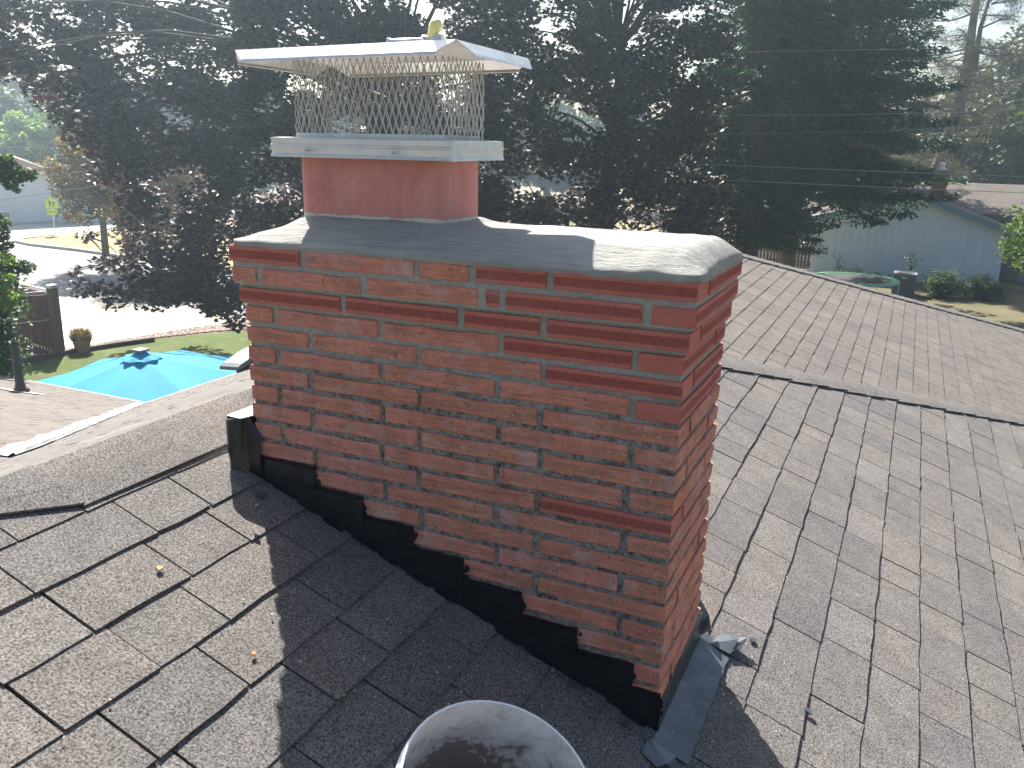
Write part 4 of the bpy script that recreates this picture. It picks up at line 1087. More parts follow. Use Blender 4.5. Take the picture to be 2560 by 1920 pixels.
# foliage leaning in at the left edge
x, y = gxy(-110, 400, 19); t_ = bush_tree('small_tree', 'green tree at the left edge reaching over the slatted gate', 'tree', x, y, 0.95, 3.4, -5.0, MAT['leaf_mid'], LEAF_OVAL, 0.12, 120, 420, 91, cr=(0.25, 0.45))
cs = [atd(px, py, 18.5) for px, py in ((0, 350), (25, 365), (45, 378), (62, 378), (10, 385), (30, 400), (12, 345), (5, 375), (0, 505), (8, 530), (12, 560), (15, 585), (10, 610), (35, 577), (55, 577), (20, 600), (8, 640), (18, 655), (25, 640), (5, 480), (5, 670), (0, 620))]
leaf_obj('crown', clump_points(np.random.default_rng(5), np.array(cs), [0.17] * len(cs), 3600, 0.8, 0.1), 0.10, LEAF_OVAL, MAT['leaf_mid'], t_, 0.4, 92)
cs = [atd(px, py, 17.5) for px, py in ((8, 560), (14, 600), (5, 625), (20, 640), (12, 660), (22, 655))]
leaf_obj('crown', clump_points(np.random.default_rng(6), np.array(cs), [0.15] * len(cs), 3200, 0.8, 0.1), 0.09, LEAF_OVAL, MAT['leaf_bright'], t_, 0.4, 93)

# ================================================================== pale blue house on the right
MAT['siding'] = plain('pale_blue_siding', (0.55, 0.64, 0.72), 0.75, 0, 0.05, 1.5)
MAT['fascia'] = plain('slate_blue_fascia', (0.12, 0.20, 0.25), 0.6, 0, 0.08)
MAT['white'] = plain('white_paint', (0.78, 0.78, 0.76), 0.5, 0, 0.03)
MAT['dark'] = plain('dark_void', (0.02, 0.02, 0.022), 0.8)
MAT['rbrick'] = plain('small_red_brick', (0.20, 0.085, 0.06), 0.9, 0, 0.3, 12)
YW = 49.0
h2 = thing('gabled_house', (1.6, 53, ZG), 'pale blue house with plank siding and slate blue gable trim on the right', 'house')
AX, AZ, EXR, EXL, EZ2 = 1.6, -1.95, 5.85, -3.35, -3.78
def roofz(x): return AZ - (abs(x - AX)) * (AZ + 3.72) / (6.6 - AX) if x > AX else AZ - (AX - x) * (AZ + 3.55) / (AX + 4.0)
for k in range(23):
    xa = EXL + (EXR - EXL) * k / 23 + 0.006; xb = EXL + (EXR - EXL) * (k + 1) / 23 - 0.006
    mb = MB(); yy = YW + (0.0 if k % 2 else 0.004)
    mb.hexa([(xa, yy, ZG), (xb, yy, ZG), (xb, yy + .05, ZG), (xa, yy + .05, ZG)], [(xa, yy, roofz(xa) - .16), (xb, yy, roofz(xb) - .16), (xb, yy + .05, roofz(xb) - .16), (xa, yy + .05, roofz(xa) - .16)])
    mb.build('siding_board', MAT['siding'], h2)
mb = MB(); mb.prism([(EXL + .02, YW + .03, ZG), (EXR - .02, YW + .03, ZG), (EXR - .02, YW + .03, roofz(EXR) - .2), (AX, YW + .03, AZ - .2), (EXL + .02, YW + .03, roofz(EXL) - .2)], (0, 9, 0)); mb.build('wall', MAT['siding'], h2)
mb = MB(); mb.box(EXR - 0.02, EXR + 0.10, YW - 0.02, YW + 0.10, ZG, -3.95); mb.build('corner_trim', MAT['siding'], h2)
mb = MB()
for (xa, xb) in ((6.6, AX), (AX, -4.0)):
    mb.prism([(xa, YW - 0.45, roofz(xa) - .0), (xb, YW - .45, roofz(xb) if xb != AX else AZ), (xb, YW + 9.3, roofz(xb) if xb != AX else AZ), (xa, YW + 9.3, roofz(xa))], (0, 0, 0.06))
MAT['roof_far'] = mat_shingle('roof_far_granules', (0.20, 0.175, 0.155), var=0.1, fine=12, grain=0.25)
mb.build('roof', MAT['roof_far'], h2)
mb = MB(); rr = random.Random(12)
for (xa, xb, n_) in ((6.6, AX, 34), (-4.0, AX, 36)):     # shingle courses of the near slopes
    for k in range(n_):
        t0 = k / n_; t1 = (k + 1) / n_; x0_ = xa + (xb - xa) * t0; x1_ = xa + (xb - xa) * t1
        y_ = YW - 0.45
        while y_ < YW + 9.2:
            y2 = y_ + rr.uniform(.6, 1.2); mb.prism([(x0_, y_, roofz(x0_) + .085), (x1_, y_, roofz(x1_) + .062), (x1_, y2 - .02, roofz(x1_) + .062), (x0_, y2 - .02, roofz(x0_) + .085)], (0, 0, -0.02)); y_ = y2
mb.build('shingle_field', MAT['roof_far'], h2, kind='stuff')
mb = MB()
mb.prism([(6.62, YW - .47, roofz(6.6) - .24), (6.62, YW - .47, roofz(6.6) + .07), (AX, YW - .47, AZ + .07), (AX, YW - .47, AZ - .24)], (0, 0.04, 0)); mb.build('fascia_board', MAT['fascia'], h2)
mb = MB()
mb.prism([(-4.0, YW - .47, roofz(-4.0) - .24), (-4.0, YW - .47, roofz(-4.0) + .07), (AX - .002, YW - .47, AZ + .07), (AX - .002, YW - .47, AZ - .24)], (0, 0.04, 0)); mb.build('fascia_board', MAT['fascia'], h2)
mb = MB(); mb.box(5.72, 6.5, YW - .46, YW - .40, -3.98, -3.93); mb.box(6.48, 6.53, YW - .46, YW - .40, -3.98, -3.70); mb.build('gutter_trim', MAT['white'], h2)
mb = MB(); mb.prism([(5.0, YW + .03, ZG), (5.35, YW + .03, ZG), (5.35, YW + 8, ZG), (5.0, YW + 8, ZG)], (0, 0, .01)); mb.build('foundation', MAT['kerb'], h2)
# rear wing of the same house
mb = MB(); mb.prism([(2.2, 51.5, -3.05), (16, 51.5, -3.05), (16, 56.5, -1.62), (1.7, 56.5, -1.62)], (0, 0, 0.06)); mb.prism([(2.2, 61.5, -3.05), (16, 61.5, -3.05), (16, 56.5, -1.62), (1.7, 56.5, -1.62)], (0, 0, 0.05))
mb.build('wing_roof', MAT['roof_far'], h2)
mb = MB(); rr = random.Random(13)
for k in range(30):
    y_ = 51.5 + 5 * k / 30; z_ = -3.05 + 1.43 * k / 30; x_ = 2.2 + rr.random()
    while x_ < 15:
        x2 = x_ + rr.uniform(.5, 1.0); mb.prism([(x_, y_, z_ + .085), (x2 - .02, y_, z_ + .085), (x2 - .02, y_ + .17, z_ + .115), (x_, y_ + .17, z_ + .115)], (0, 0, -0.02)); x_ = x2
mb.build('shingle_field', MAT['roof_far'], h2, kind='stuff')
mb = MB(); mb.box(6.0, 15.6, 52.1, 61, ZG, -3.1); mb.build('wing_wall', plain('taupe_wall', (0.20, 0.18, 0.17), 0.85), h2)
mb = MB(); mb.box(4.6, 16, 51.46, 51.52, -3.28, -3.0); mb.build('wing_fascia', plain('brown_fascia', (0.09, 0.07, 0.06), 0.7), h2)
mb = MB(); mb.box(6.3, 7.1, 52.02, 52.12, ZG, -4.4); mb.build('door', plain('brown_door', (0.11, 0.085, 0.07), 0.6), h2)
# its small brick chimney with round cap
c2 = thing('brick_chimney', (2.65, 53.4, -2.2), 'small square red brick chimney on the ridge of the pale blue house', 'chimney')
for k in range(17):
    zz = -2.45 + k * 0.095
    for q in range(3):
        xa = 2.24 + q * 0.27 - (0.12 if k % 2 else 0); xb = xa + 0.255; xa = max(2.24, xa); xb = min(3.02, xb)
        mb = MB(); mb.box(xa, xb, 53.0, 53.1, zz, zz + 0.08); mb.build('brick', MAT['rbrick'], c2)
mb = MB(); mb.box(2.25, 3.01, 53.01, 53.75, -2.6, -0.83); mb.build('chimney_core', plain('small_chimney_mortar', (0.22, 0.13, 0.10), 0.9, 0, 0.3, 9), c2)
mb = MB(); mb.box(2.20, 3.06, 52.96, 53.8, -0.83, -0.76); mb.build('chimney_top', MAT['kerb'], c2)
mb = lathe([(0.24, -0.76), (0.22, -0.70), (0.11, -0.62), (0.11, -0.50), (0.19, -0.47), (0.17, -0.41), (0.05, -0.36), (0, -0.355)], 16)
mb.v = [(a + 2.66, b + 53.35, c) for a, b, c in mb.v]; mb.build('vent_cap', MAT['lid'], c2, smooth=True)

# ================================================================== garden things on the right
MAT['ac'] = plain('grey_painted_steel', (0.22, 0.23, 0.25), 0.55)
ac = thing('air_conditioner', (1.55, 44.2, ZG), 'grey air conditioner box standing beside the blue plank wall', 'air conditioner')
mb = MB(); mb.box(1.07, 2.03, 43.75, 44.7, ZG, ZG + 0.95); mb.build('core', MAT['dark'], ac)
for k in range(14):
    mb = MB(); xx = 1.055 + k * 0.0715; mb.box(xx, xx + 0.045, 43.715, 43.745, ZG + .06, ZG + 0.98); mb.build('louvre', MAT['ac'], ac)
mb = MB(); mb.box(1.03, 2.07, 43.70, 44.74, ZG + 0.98, ZG + 1.06); mb.box(1.03, 2.07, 43.70, 44.74, ZG, ZG + .06)
for xx in (1.03, 2.02): mb.box(xx, xx + .05, 43.70, 43.75, ZG, ZG + 1.0)
mb.build('frame', MAT['ac'], ac)
mb = MB(); mb.box(1.42, 1.62, 43.69, 43.70, ZG + 0.84, ZG + 0.90); mb.build('badge', MAT['white'], ac)
mb = MB(); mb.tube([(1.55, 44.22, ZG + 1.061), (1.55, 44.22, ZG + 1.075)], 0.40, 24); mb.build('fan_grille', MAT['dark'], ac)
tr_ = thing('trampoline', (-0.75, 42.0, ZG), 'round trampoline with black mat and green edge pad in the back garden', 'trampoline')
def disc(cx, cy, z, r, n=48, r0=0.0):
    mb = MB()
    if r0 == 0: mb.prism([(cx + r * math.cos(2 * math.pi * k / n), cy + r * math.sin(2 * math.pi * k / n), z) for k in range(n)], (0, 0, 0.01))
    else:
        v_ = []; f_ = []
        for k in range(n):
            a = 2 * math.pi * k / n
            for rr_, zz in ((r0, z), (r, z - .03), (r, z - .06), (r0, z - .03)): v_.append((cx + rr_ * math.cos(a), cy + rr_ * math.sin(a), zz))
        for k in range(n):
            for q in range(4): f_.append((k * 4 + q, k * 4 + (q + 1) % 4, ((k + 1) % n) * 4 + (q + 1) % 4, ((k + 1) % n) * 4 + q))
        mb.add(v_, f_)
    return mb
disc(-0.75, 42.0, ZG + 0.88, 1.8).build('mat', plain('black_mat', (0.02, 0.02, 0.024), 0.7), tr_)
disc(-0.75, 42.0, ZG + 0.915, 2.12, 48, 1.79).build('pad', plain('green_pad', (0.16, 0.50, 0.22), 0.45), tr_)
mb = MB(); mb.tube([(-0.75 + 2.1 * math.cos(a), 42 + 2.1 * math.sin(a), ZG + 0.84) for a in np.linspace(0, 2 * math.pi, 40)], 0.025, 6); mb.build('frame', MAT['galv'], tr_)
for k in range(6):
    a = 2 * math.pi * (k + .08) / 6; mb = MB(); cx, cy = -0.75 + 2.1 * math.cos(a), 42 + 2.1 * math.sin(a)
    mb.tube([(cx, cy, ZG + .84), (cx, cy, ZG)], 0.022, 6); mb.build('leg', MAT['galv'], tr_)
bush_tree('shrub', 'left clipped green shrub in front of the blue wall, next to the air conditioner', 'shrub', 3.25, 44.2, 0.98, 1.35, ZG - .05, MAT['leaf_mid'], LEAF_OVAL, 0.07, 130, 900, 101, 'clipped shrubs', False, (0.2, 0.32))
bush_tree('shrub', 'right clipped green shrub in front of the blue wall near its corner', 'shrub', 5.0, 44.7, 0.98, 1.2, ZG - .05, MAT['leaf_mid'], LEAF_OVAL, 0.07, 130, 900, 102, 'clipped shrubs', False, (0.2, 0.32))
bush_tree('shrub', 'low leafy plant between the trampoline and the blue wall', 'plant', -0.6, 46.6, 1.9, 0.75, ZG, MAT['leaf_mid'], LEAF_OVAL, 0.10, 60, 300, 103, None, False, (0.2, 0.35), squash=0.35)
bush_tree('vine', 'wiry vine sprouting above the air conditioner', 'plant', 1.75, 45.3, 0.5, 1.0, ZG + 0.95, MAT['leaf_mid'], LEAF_OVAL, 0.09, 22, 260, 104, None, False, (0.12, 0.22))
bush_tree('vine', 'thin dark sapling against the blue wall behind the trampoline', 'plant', -1.9, 48.3, 0.35, 1.6, ZG + .1, MAT['leaf_mid'], LEAF_OVAL, 0.09, 16, 160, 105, None, False, (0.1, 0.18))
x, y = gxy(1545, 500, 30); bush_tree('small_tree', 'light green leafy shrub just behind the right end of the chimney crown', 'shrub', x, y, 0.7, 2.4, -4.9, MAT['leaf_olive'], LEAF_OVAL, 0.13, 40, 300, 106, None, True, (0.2, 0.35))
x, y = gxy(1612, 545, 30); bush_tree('shrub', 'ivy covered shrub rising over the lower roof hip', 'shrub', x, y, 0.9, 2.1, -5.35, MAT['leaf_mid'], LEAF_OVAL, 0.12, 50, 300, 107, None, True, (0.2, 0.35))
# brown fence and gate beside the blue house
fb = thing('board_fence', (-6.2, 51.0, ZG), 'low dark brown fence between the conifer trunk and the blue house', 'fence')
MAT['fence_dark'] = mat_wood('dark_fence_board', (0.10, 0.062, 0.045), 2)
for k in range(32):
    xx = -9.6 + k * 0.195; mb = MB(); mb.box(xx, xx + 0.18, 51.0, 51.02, ZG, ZG + 1.35 + 0.02 * (k % 3)); mb.build('board', MAT['fence_dark'], fb)
mb = MB(); mb.box(-9.6, -3.4, 51.02, 51.07, ZG + 0.35, ZG + .45); mb.box(-9.6, -3.4, 51.02, 51.07, ZG + 1.05, ZG + 1.15); mb.build('rail', MAT['fence_dark'], fb)
for xx in (-9.6, -7.5, -5.4, -3.5):
    mb = MB(); mb.box(xx, xx + .1, 51.05, 51.15, ZG, ZG + 1.5); mb.build('post', MAT['fence_dark'], fb)
sh = thing('garden_shed', (-6.0, 60, ZG), 'small dark shed with grey roof seen under the conifer boughs', 'shed')
mb = MB(); mb.box(-8.2, -4.4, 60, 63, ZG, ZG + 2.5); mb.build('wall', plain('shed_wall', (0.09, 0.075, 0.065), 0.9), sh)
mb = MB(); mb.prism([(-8.5, 59.6, ZG + 2.45), (-4.1, 59.6, ZG + 2.45), (-4.1, 61.6, ZG + 3.3), (-8.5, 61.6, ZG + 3.3)], (0, 0, .08)); mb.prism([(-8.5, 63.6, ZG + 2.45), (-4.1, 63.6, ZG + 2.45), (-4.1, 61.6, ZG + 3.3), (-8.5, 61.6, ZG + 3.3)], (0, 0, .07)); mb.build('roof', MAT['roof_far'], sh)
mb = MB(); mb.box(-6.9, -6.0, 59.97, 60.0, ZG, ZG + 2.0); mb.build('door', MAT['dark'], sh)
pch = thing('garden_chair', (-5.1, 55.2, ZG), 'white metal garden chair standing behind the brown fence', 'chair')
mb = MB(); mb.box(-5.45, -4.95, 55.0, 55.5, ZG + .95, ZG + 1.0); mb.build('seat', MAT['white'], pch)
for dx, dy in ((-5.45, 55.0), (-4.97, 55.0), (-5.45, 55.48), (-4.97, 55.48)):
    mb = MB(); mb.tube([(dx, dy, ZG), (dx, dy, ZG + (1.7 if dy > 55.2 else 1.2))], 0.025, 6); mb.build('leg', MAT['white'], pch)
for zz in (1.2, 1.4, 1.65):
    mb = MB(); mb.tube([(-5.45, 55.48, ZG + zz), (-4.97, 55.48, ZG + zz)], 0.022, 6); mb.build('back_rail', MAT['white'], pch)
pl_ = thing('paddling_pool', (-4.6, 54.2, ZG), 'blue and white paddling pool standing on end behind the brown fence', 'pool')
mb = disc(-4.55, 53.6, ZG + 1.28, 0.62, 24); mb.build('floor', plain('pool_blue', (0.05, 0.25, 0.45), 0.4), pl_)
mb = disc(-4.55, 53.6, ZG + 1.36, 0.72, 24, 0.6); mb.build('rim', MAT['white'], pl_)
mb = lathe([(0.68, ZG), (0.68, ZG + 1.3)], 24); mb.v = [(a - 4.55, b + 53.6, c) for a, b, c in mb.v]; mb.build('side', MAT['white'], pl_)

# ================================================================== power lines
MAT['wire'] = plain('overhead_wire', (0.30, 0.31, 0.31), 0.5, 0.3)
def wire(label, pts, dist, rad, grp):
    mb = MB(); P_ = [atd(x, y, d_) for (x, y), d_ in zip(pts, dist)]
    out = []
    for a, b in zip(P_[:-1], P_[1:]):
        for q in range(8): out.append(a + (b - a) * q / 8)
    out.append(P_[-1]); mb.tube(out, rad, 5); o = mb.build('power_line', MAT['wire']); tag(o, label, 'cable', grp)
gw = 'wires crossing in front of the conifers'
zz = lambda u, v_: ((1700 + u / 2.572) / D, (v_ / 2.572) / D)
wire('highest thin wire crossing the conifers on the right', [zz(-250, 345), zz(110, 337), zz(900, 326), zz(1650, 312)], (33, 33.3, 34, 35), 0.009, gw)
wire('second wire from the top crossing the conifers', [zz(-200, 748), zz(265, 743), zz(1050, 738), zz(1800, 722), zz(2400, 698)], (33, 33, 33.5, 34, 35), 0.009, gw)
wire('faint third wire crossing the conifers', [zz(290, 862), zz(1000, 852), zz(1700, 826), zz(2400, 795)], (36, 36, 37, 38), 0.006, gw)
wire('thicker wire passing just above the far brick chimney', [zz(-200, 1046), zz(285, 1062), zz(1550, 1113), zz(2400, 1142)], (31, 31, 31.5, 32), 0.012, gw)
wire('lowest wire, crossing in front of the far roof ridge', [zz(-200, 1142), zz(230, 1155), zz(1550, 1215), zz(2400, 1246)], (31, 31, 31.5, 32), 0.012, gw)
gl = 'wires above the street on the left'
z1_ = lambda u, v_: (u / 2.766 / D, v_ / 2.766 / D)
wire('highest wire at the left, above the bright green tree', [z1_(-100, 812), z1_(540, 833), z1_(1400, 850)], (60, 60, 60), 0.018, gl)
wire('wire crossing the bright green tree at its top', [z1_(-100, 968), z1_(430, 986), z1_(1400, 1010)], (60, 60, 60), 0.018, gl)
wire('wire crossing the bright green tree at mid height', [z1_(-100, 1014), z1_(600, 1021), z1_(1400, 1035)], (60, 60, 60), 0.022, gl)
wire('sloping wire that rises in front of the white house gable', [z1_(100, 1243), z1_(600, 1180), z1_(1100, 1085)], (45, 43, 40), 0.013, gl)
wire('lower sloping wire that rises past the gold leaved tree', [z1_(-20, 1390), z1_(300, 1340), z1_(900, 1248), z1_(1300, 1150)], (45, 44, 41, 38), 0.013, gl)

# ================================================================== left side: white house, fence, sign
h3 = thing('white_house', (-61, 46, ZG), 'white house with lap siding and pinkish gable roof behind the board fence', 'house')
p0 = atd(27, 342, 78); p1_ = atd(175, 420, 78); tv = (p1_ - p0); tv[2] = 0; half = np.linalg.norm(tv); tv /= half; nv_ = np.array([tv[1], -tv[0], 0]); nv_ = nv_ if nv_ @ (CAM - p0) > 0 else -nv_
apz = p0[2]; ez3 = atd(150, 385, 78)[2]; half = 7.0
def hp_(s_, d_, z): q = p0 + tv * s_ - nv_ * d_; return (q[0], q[1], z)
slope3 = (apz - ez3) / np.linalg.norm((atd(150, 385, 78) - p0)[:2])
MAT['lap'] = plain('white_lap_siding', (0.62, 0.64, 0.66), 0.7, 0, 0.04)
k = 0; z_ = ZG
while z_ < apz - 0.25:
    zt_ = z_ + 0.24; hw = min(half - .5, (apz - 0.15 - zt_) / slope3) if zt_ < apz else 0
    if hw > 0.1:
        mb = MB(); mb.hexa([hp_(-hw, 0.0, z_), hp_(hw, 0.0, z_), hp_(hw, .05, z_), hp_(-hw, .05, z_)], [hp_(-hw, 0.03, zt_), hp_(hw, 0.03, zt_), hp_(hw, .05, zt_), hp_(-hw, .05, zt_)]); mb.build('siding_board', MAT['lap'], h3)
    z_ = zt_
mb = MB(); mb.prism([hp_(-half + .5, .04, ZG), hp_(half - .5, .04, ZG), hp_(half - .5, .04, apz - slope3 * half), hp_(0, .04, apz - .15), hp_(-half + .5, .04, apz - slope3 * half)], tuple(-nv_ * 10)); mb.build('wall', MAT['lap'], h3)
MAT['roof_pink'] = plain('pinkish_brown_roof', (0.30, 0.21, 0.17), 0.9)  # one even pinkish brown
mb = MB()
for s_ in (-1, 1): mb.prism([hp_(0, -0.6, apz), hp_(s_ * half * 1.06, -.6, apz - slope3 * half * 1.06), hp_(s_ * half * 1.06, 10.5, apz - slope3 * half * 1.06), hp_(0, 10.5, apz)], (0, 0, .15))
mb.build('roof', MAT['roof_pink'], h3)
mb = MB()
for s_ in (-1, 1): mb.prism([hp_(0, -0.64, apz + .12), hp_(s_ * half * 1.06, -.64, apz + .12 - slope3 * half * 1.06), hp_(s_ * half * 1.06, -.64, apz - .45 - slope3 * half * 1.06), hp_(0, -.64, apz - .45)], tuple(-nv_ * .04))
mb.build('fascia_board', plain('tan_fascia', (0.36, 0.25, 0.20), 0.7), h3)
def win(s0_, s1_, za, zb_):
    mb = MB(); mb.hexa([hp_(s0_, -0.03, za), hp_(s1_, -.03, za), hp_(s1_, .02, za), hp_(s0_, .02, za)], [hp_(s0_, -0.03, zb_), hp_(s1_, -.03, zb_), hp_(s1_, .02, zb_), hp_(s0_, .02, zb_)]); f_ = mb.build('window', MAT['white'], h3)
    mb = MB(); g_ = .1; mb.hexa([hp_(s0_ + g_, -0.045, za + g_), hp_(s1_ - g_, -.045, za + g_), hp_(s1_ - g_, -.032, za + g_), hp_(s0_ + g_, -.032, za + g_)], [hp_(s0_ + g_, -0.045, zb_ - g_), hp_(s1_ - g_, -.045, zb_ - g_), hp_(s1_ - g_, -.032, zb_ - g_), hp_(s0_ + g_, -.032, zb_ - g_)])
    o = mb.build('pane', MAT['glass'], f_)
MAT['glass'] = plain('window_glass', (0.05, 0.06, 0.065), 0.12, 0, 0.05, spec=0.8)
def s_of(px, py):
    q = atd(px, py, 78); return float((q - p0) @ tv)
win(s_of(116, 460), s_of(130, 460), atd(118, 476, 77)[2], atd(118, 450, 77)[2]); win(s_of(-8, 460), s_of(23, 460), atd(10, 478, 77)[2], atd(10, 458, 77)[2])
MAT['fence_red'] = mat_wood('reddish_fence_board', (0.24, 0.125, 0.09), 2, 0.6)
ff_ = thing('board_fence', (-62.2, 44.1, ZG), 'tall reddish brown board fence with capped posts along the far pavement', 'fence')
FP = [(-75, 49.2), (-67.6, 46.6), (-62.3, 44.3), (-61.6, 48.4), (-61.0, 52.5), (-60.2, 57), (-59.5, 62)]
for (xa, ya), (xb, yb) in zip(FP[:-1], FP[1:]):
    mb = MB(); L_ = math.hypot(xb - xa, yb - ya); n_ = int(L_ / .15); dx, dy = (xb - xa) / L_, (yb - ya) / L_
    for k in range(n_):
        s_ = k * L_ / n_; e_ = s_ + L_ / n_ - .008; o_ = .012 * (k % 2); hh = 2.35 + .015 * ((k * 7) % 3)
        b_ = [(xa + dx * s_ - dy * o_, ya + dy * s_ + dx * o_), (xa + dx * e_ - dy * o_, ya + dy * e_ + dx * o_), (xa + dx * e_ - dy * (o_ + .02), ya + dy * e_ + dx * (o_ + .02)), (xa + dx * s_ - dy * (o_ + .02), ya + dy * s_ + dx * (o_ + .02))]
        mb.hexa([(p[0], p[1], ZG + .05) for p in b_], [(p[0], p[1], ZG + hh) for p in b_])
    mb.build('board_panel', MAT['fence_red'], ff_, kind='stuff')
    mb = MB(); mb.hexa([(xa - .06, ya - .06, ZG + 2.38), (xb - .06, yb - .06, ZG + 2.38), (xb + .06, yb + .06, ZG + 2.38), (xa + .06, ya + .06, ZG + 2.38)], [(xa - .06, ya - .06, ZG + 2.43), (xb - .06, yb - .06, ZG + 2.43), (xb + .06, yb + .06, ZG + 2.43), (xa + .06, ya + .06, ZG + 2.43)]); mb.build('top_rail', MAT['fence_red'], ff_)
for xa, ya in FP:
    mb = MB(); mb.box(xa - .09, xa + .09, ya - .09, ya + .09, ZG, ZG + 2.5); p_ = mb.build('post', MAT['fence_red'], ff_)
    mb = MB(); mb.hexa([(xa - .13, ya - .13, ZG + 2.5), (xa + .13, ya - .13, ZG + 2.5), (xa + .13, ya + .13, ZG + 2.5), (xa - .13, ya + .13, ZG + 2.5)], [(xa - .03, ya - .03, ZG + 2.63), (xa + .03, ya - .03, ZG + 2.63), (xa + .03, ya + .03, ZG + 2.63), (xa - .03, ya + .03, ZG + 2.63)]); mb.build('post_cap', MAT['white'], p_)
# school crossing sign
sg = thing('school_sign', (-51.9, 39.39, ZG), 'yellow green school crossing sign with two walking figures on a steel post', 'road sign')
MAT['signyellow'] = plain('fluorescent_yellow_green', (0.62, 0.80, 0.03), 0.5, 0, 0.02)
fv = np.array([CAM[0] + 51.9, CAM[1] - 39.39, 0]); fv /= np.linalg.norm(fv); rv = np.array([-fv[1], fv[0], 0])
sb = np.array([-51.9, 39.39, 0.0])
def sp_(a, z, o_=0.0): q = sb + rv * a + fv * o_; return (q[0], q[1], ZG + z)
mb = MB(); mb.tube([sp_(0, -0.1), sp_(0, 2.6)], 0.035, 8); mb.build('post', MAT['galv'], sg)
def plate(name, pts, o_, mat, parent, th=0.006):
    mb = MB(); mb.prism([sp_(a, z, o_) for a, z in pts], tuple(fv * th)); return mb.build(name, mat, parent)
pn = plate('sign_plate', [(-0.38, 1.86), (0.38, 1.86), (0.38, 2.32), (0, 2.70), (-0.38, 2.32)], 0.045, MAT['signyellow'], sg)
MAT['signblack'] = plain('sign_black', (0.01, 0.01, 0.01), 0.6)
def bord(pts, w):
    cx = sum(p[0] for p in pts) / len(pts); cz = sum(p[1] for p in pts) / len(pts)
    for i in range(len(pts)):
        a, b = pts[i], pts[(i + 1) % len(pts)]; f = lambda p, s_: (cx + (p[0] - cx) * s_, cz + (p[1] - cz) * s_)
        yield [f(a, .94), f(b, .94), f(b, .94 - w), f(a, .94 - w)]
mb = MB()
for q in bord([(-0.38, 1.86), (0.38, 1.86), (0.38, 2.32), (0, 2.70), (-0.38, 2.32)], .04): mb.prism([sp_(a, z, 0.052) for a, z in q], tuple(fv * .003))
mb.build('border', MAT['signblack'], pn)
for sx_, s_ in ((-0.11, 1.0), (0.11, 0.85)):
    mb = MB(); Z0 = 1.94
    def pr_(pts): mb.prism([sp_(sx_ + a * s_, Z0 + z * s_, 0.052) for a, z in pts], tuple(fv * .003))
    pr_([(math.cos(t_) * .042, .47 + math.sin(t_) * .042) for t_ in np.linspace(0, 2 * math.pi, 11)[:-1]])
    pr_([(-.05, .42), (.05, .42), (.045, .22), (-.045, .22)]); pr_([(-.045, .22), (.0, .22), (-.06, 0), (-.10, 0)]); pr_([(.0, .22), (.045, .22), (.10, 0), (.06, 0)])
    pr_([(-.05, .42), (-.05, .36), (-.13, .24), (-.15, .27)]); pr_([(.05, .42), (.05, .36), (.13, .26), (.15, .29)])
    mb.build('walking_figure', MAT['signblack'], pn)
pq = plate('ahead_plate', [(-0.34, 1.46), (0.34, 1.46), (0.34, 1.80), (-0.34, 1.80)], 0.045, MAT['signyellow'], sg)
tcu = bpy.data.curves.new('lettering', 'FONT'); tcu.body = 'AHEAD'; tcu.size = 0.25; tcu.align_x = 'CENTER'; tcu.align_y = 'CENTER'; tcu.extrude = 0.002
to = bpy.data.objects.new('lettering_tmp', tcu); COL.objects.link(to); bpy.context.view_layer.update()
tm = bpy.data.meshes.new_from_object(to.evaluated_get(bpy.context.evaluated_depsgraph_get())); bpy.data.objects.remove(to)
R3 = Matrix((( rv[0], 0, fv[0]), (rv[1], 0, fv[1]), (0, 1, 0))); ctr = Vector(sp_(0, 1.63, 0.055))
for v_ in tm.vertices: v_.co = ctr + R3 @ Vector((v_.co.x * 0.80, v_.co.y, v_.co.z))
tm.materials.clear(); tm.materials.append(MAT['signblack']); link('lettering', tm, None, pq)

# ================================================================== yard on the left
MAT['slat_red'] = mat_wood('dark_red_slat', (0.13, 0.032, 0.034), 2, 1.0, 0.6)
MAT['post_wood'] = mat_wood('weathered_post', (0.17, 0.105, 0.065), 2, 1.0)
sf = thing('slatted_fence', (-22.72, 16.6, ZG), 'chain link fence filled with dark red slats ending at a stout timber post', 'fence')
FPo = np.array([-22.72, 16.6])
mb = MB(); mb.box(FPo[0] - .12, FPo[0] + .12, FPo[1] - .12, FPo[1] + .12, ZG, ZG + 2.15); pp_ = mb.build('post', MAT['post_wood'], sf)
mb = MB(); mb.hexa([(FPo[0] - .17, FPo[1] - .17, ZG + 2.15), (FPo[0] + .17, FPo[1] - .17, ZG + 2.15), (FPo[0] + .17, FPo[1] + .17, ZG + 2.15), (FPo[0] - .17, FPo[1] + .17, ZG + 2.15)], [(FPo[0] - .12, FPo[1] - .12, ZG + 2.24), (FPo[0] + .12, FPo[1] - .12, ZG + 2.24), (FPo[0] + .12, FPo[1] + .12, ZG + 2.24), (FPo[0] - .12, FPo[1] + .12, ZG + 2.24)]); mb.build('post_cap', MAT['white'], pp_)
rr = random.Random(17)
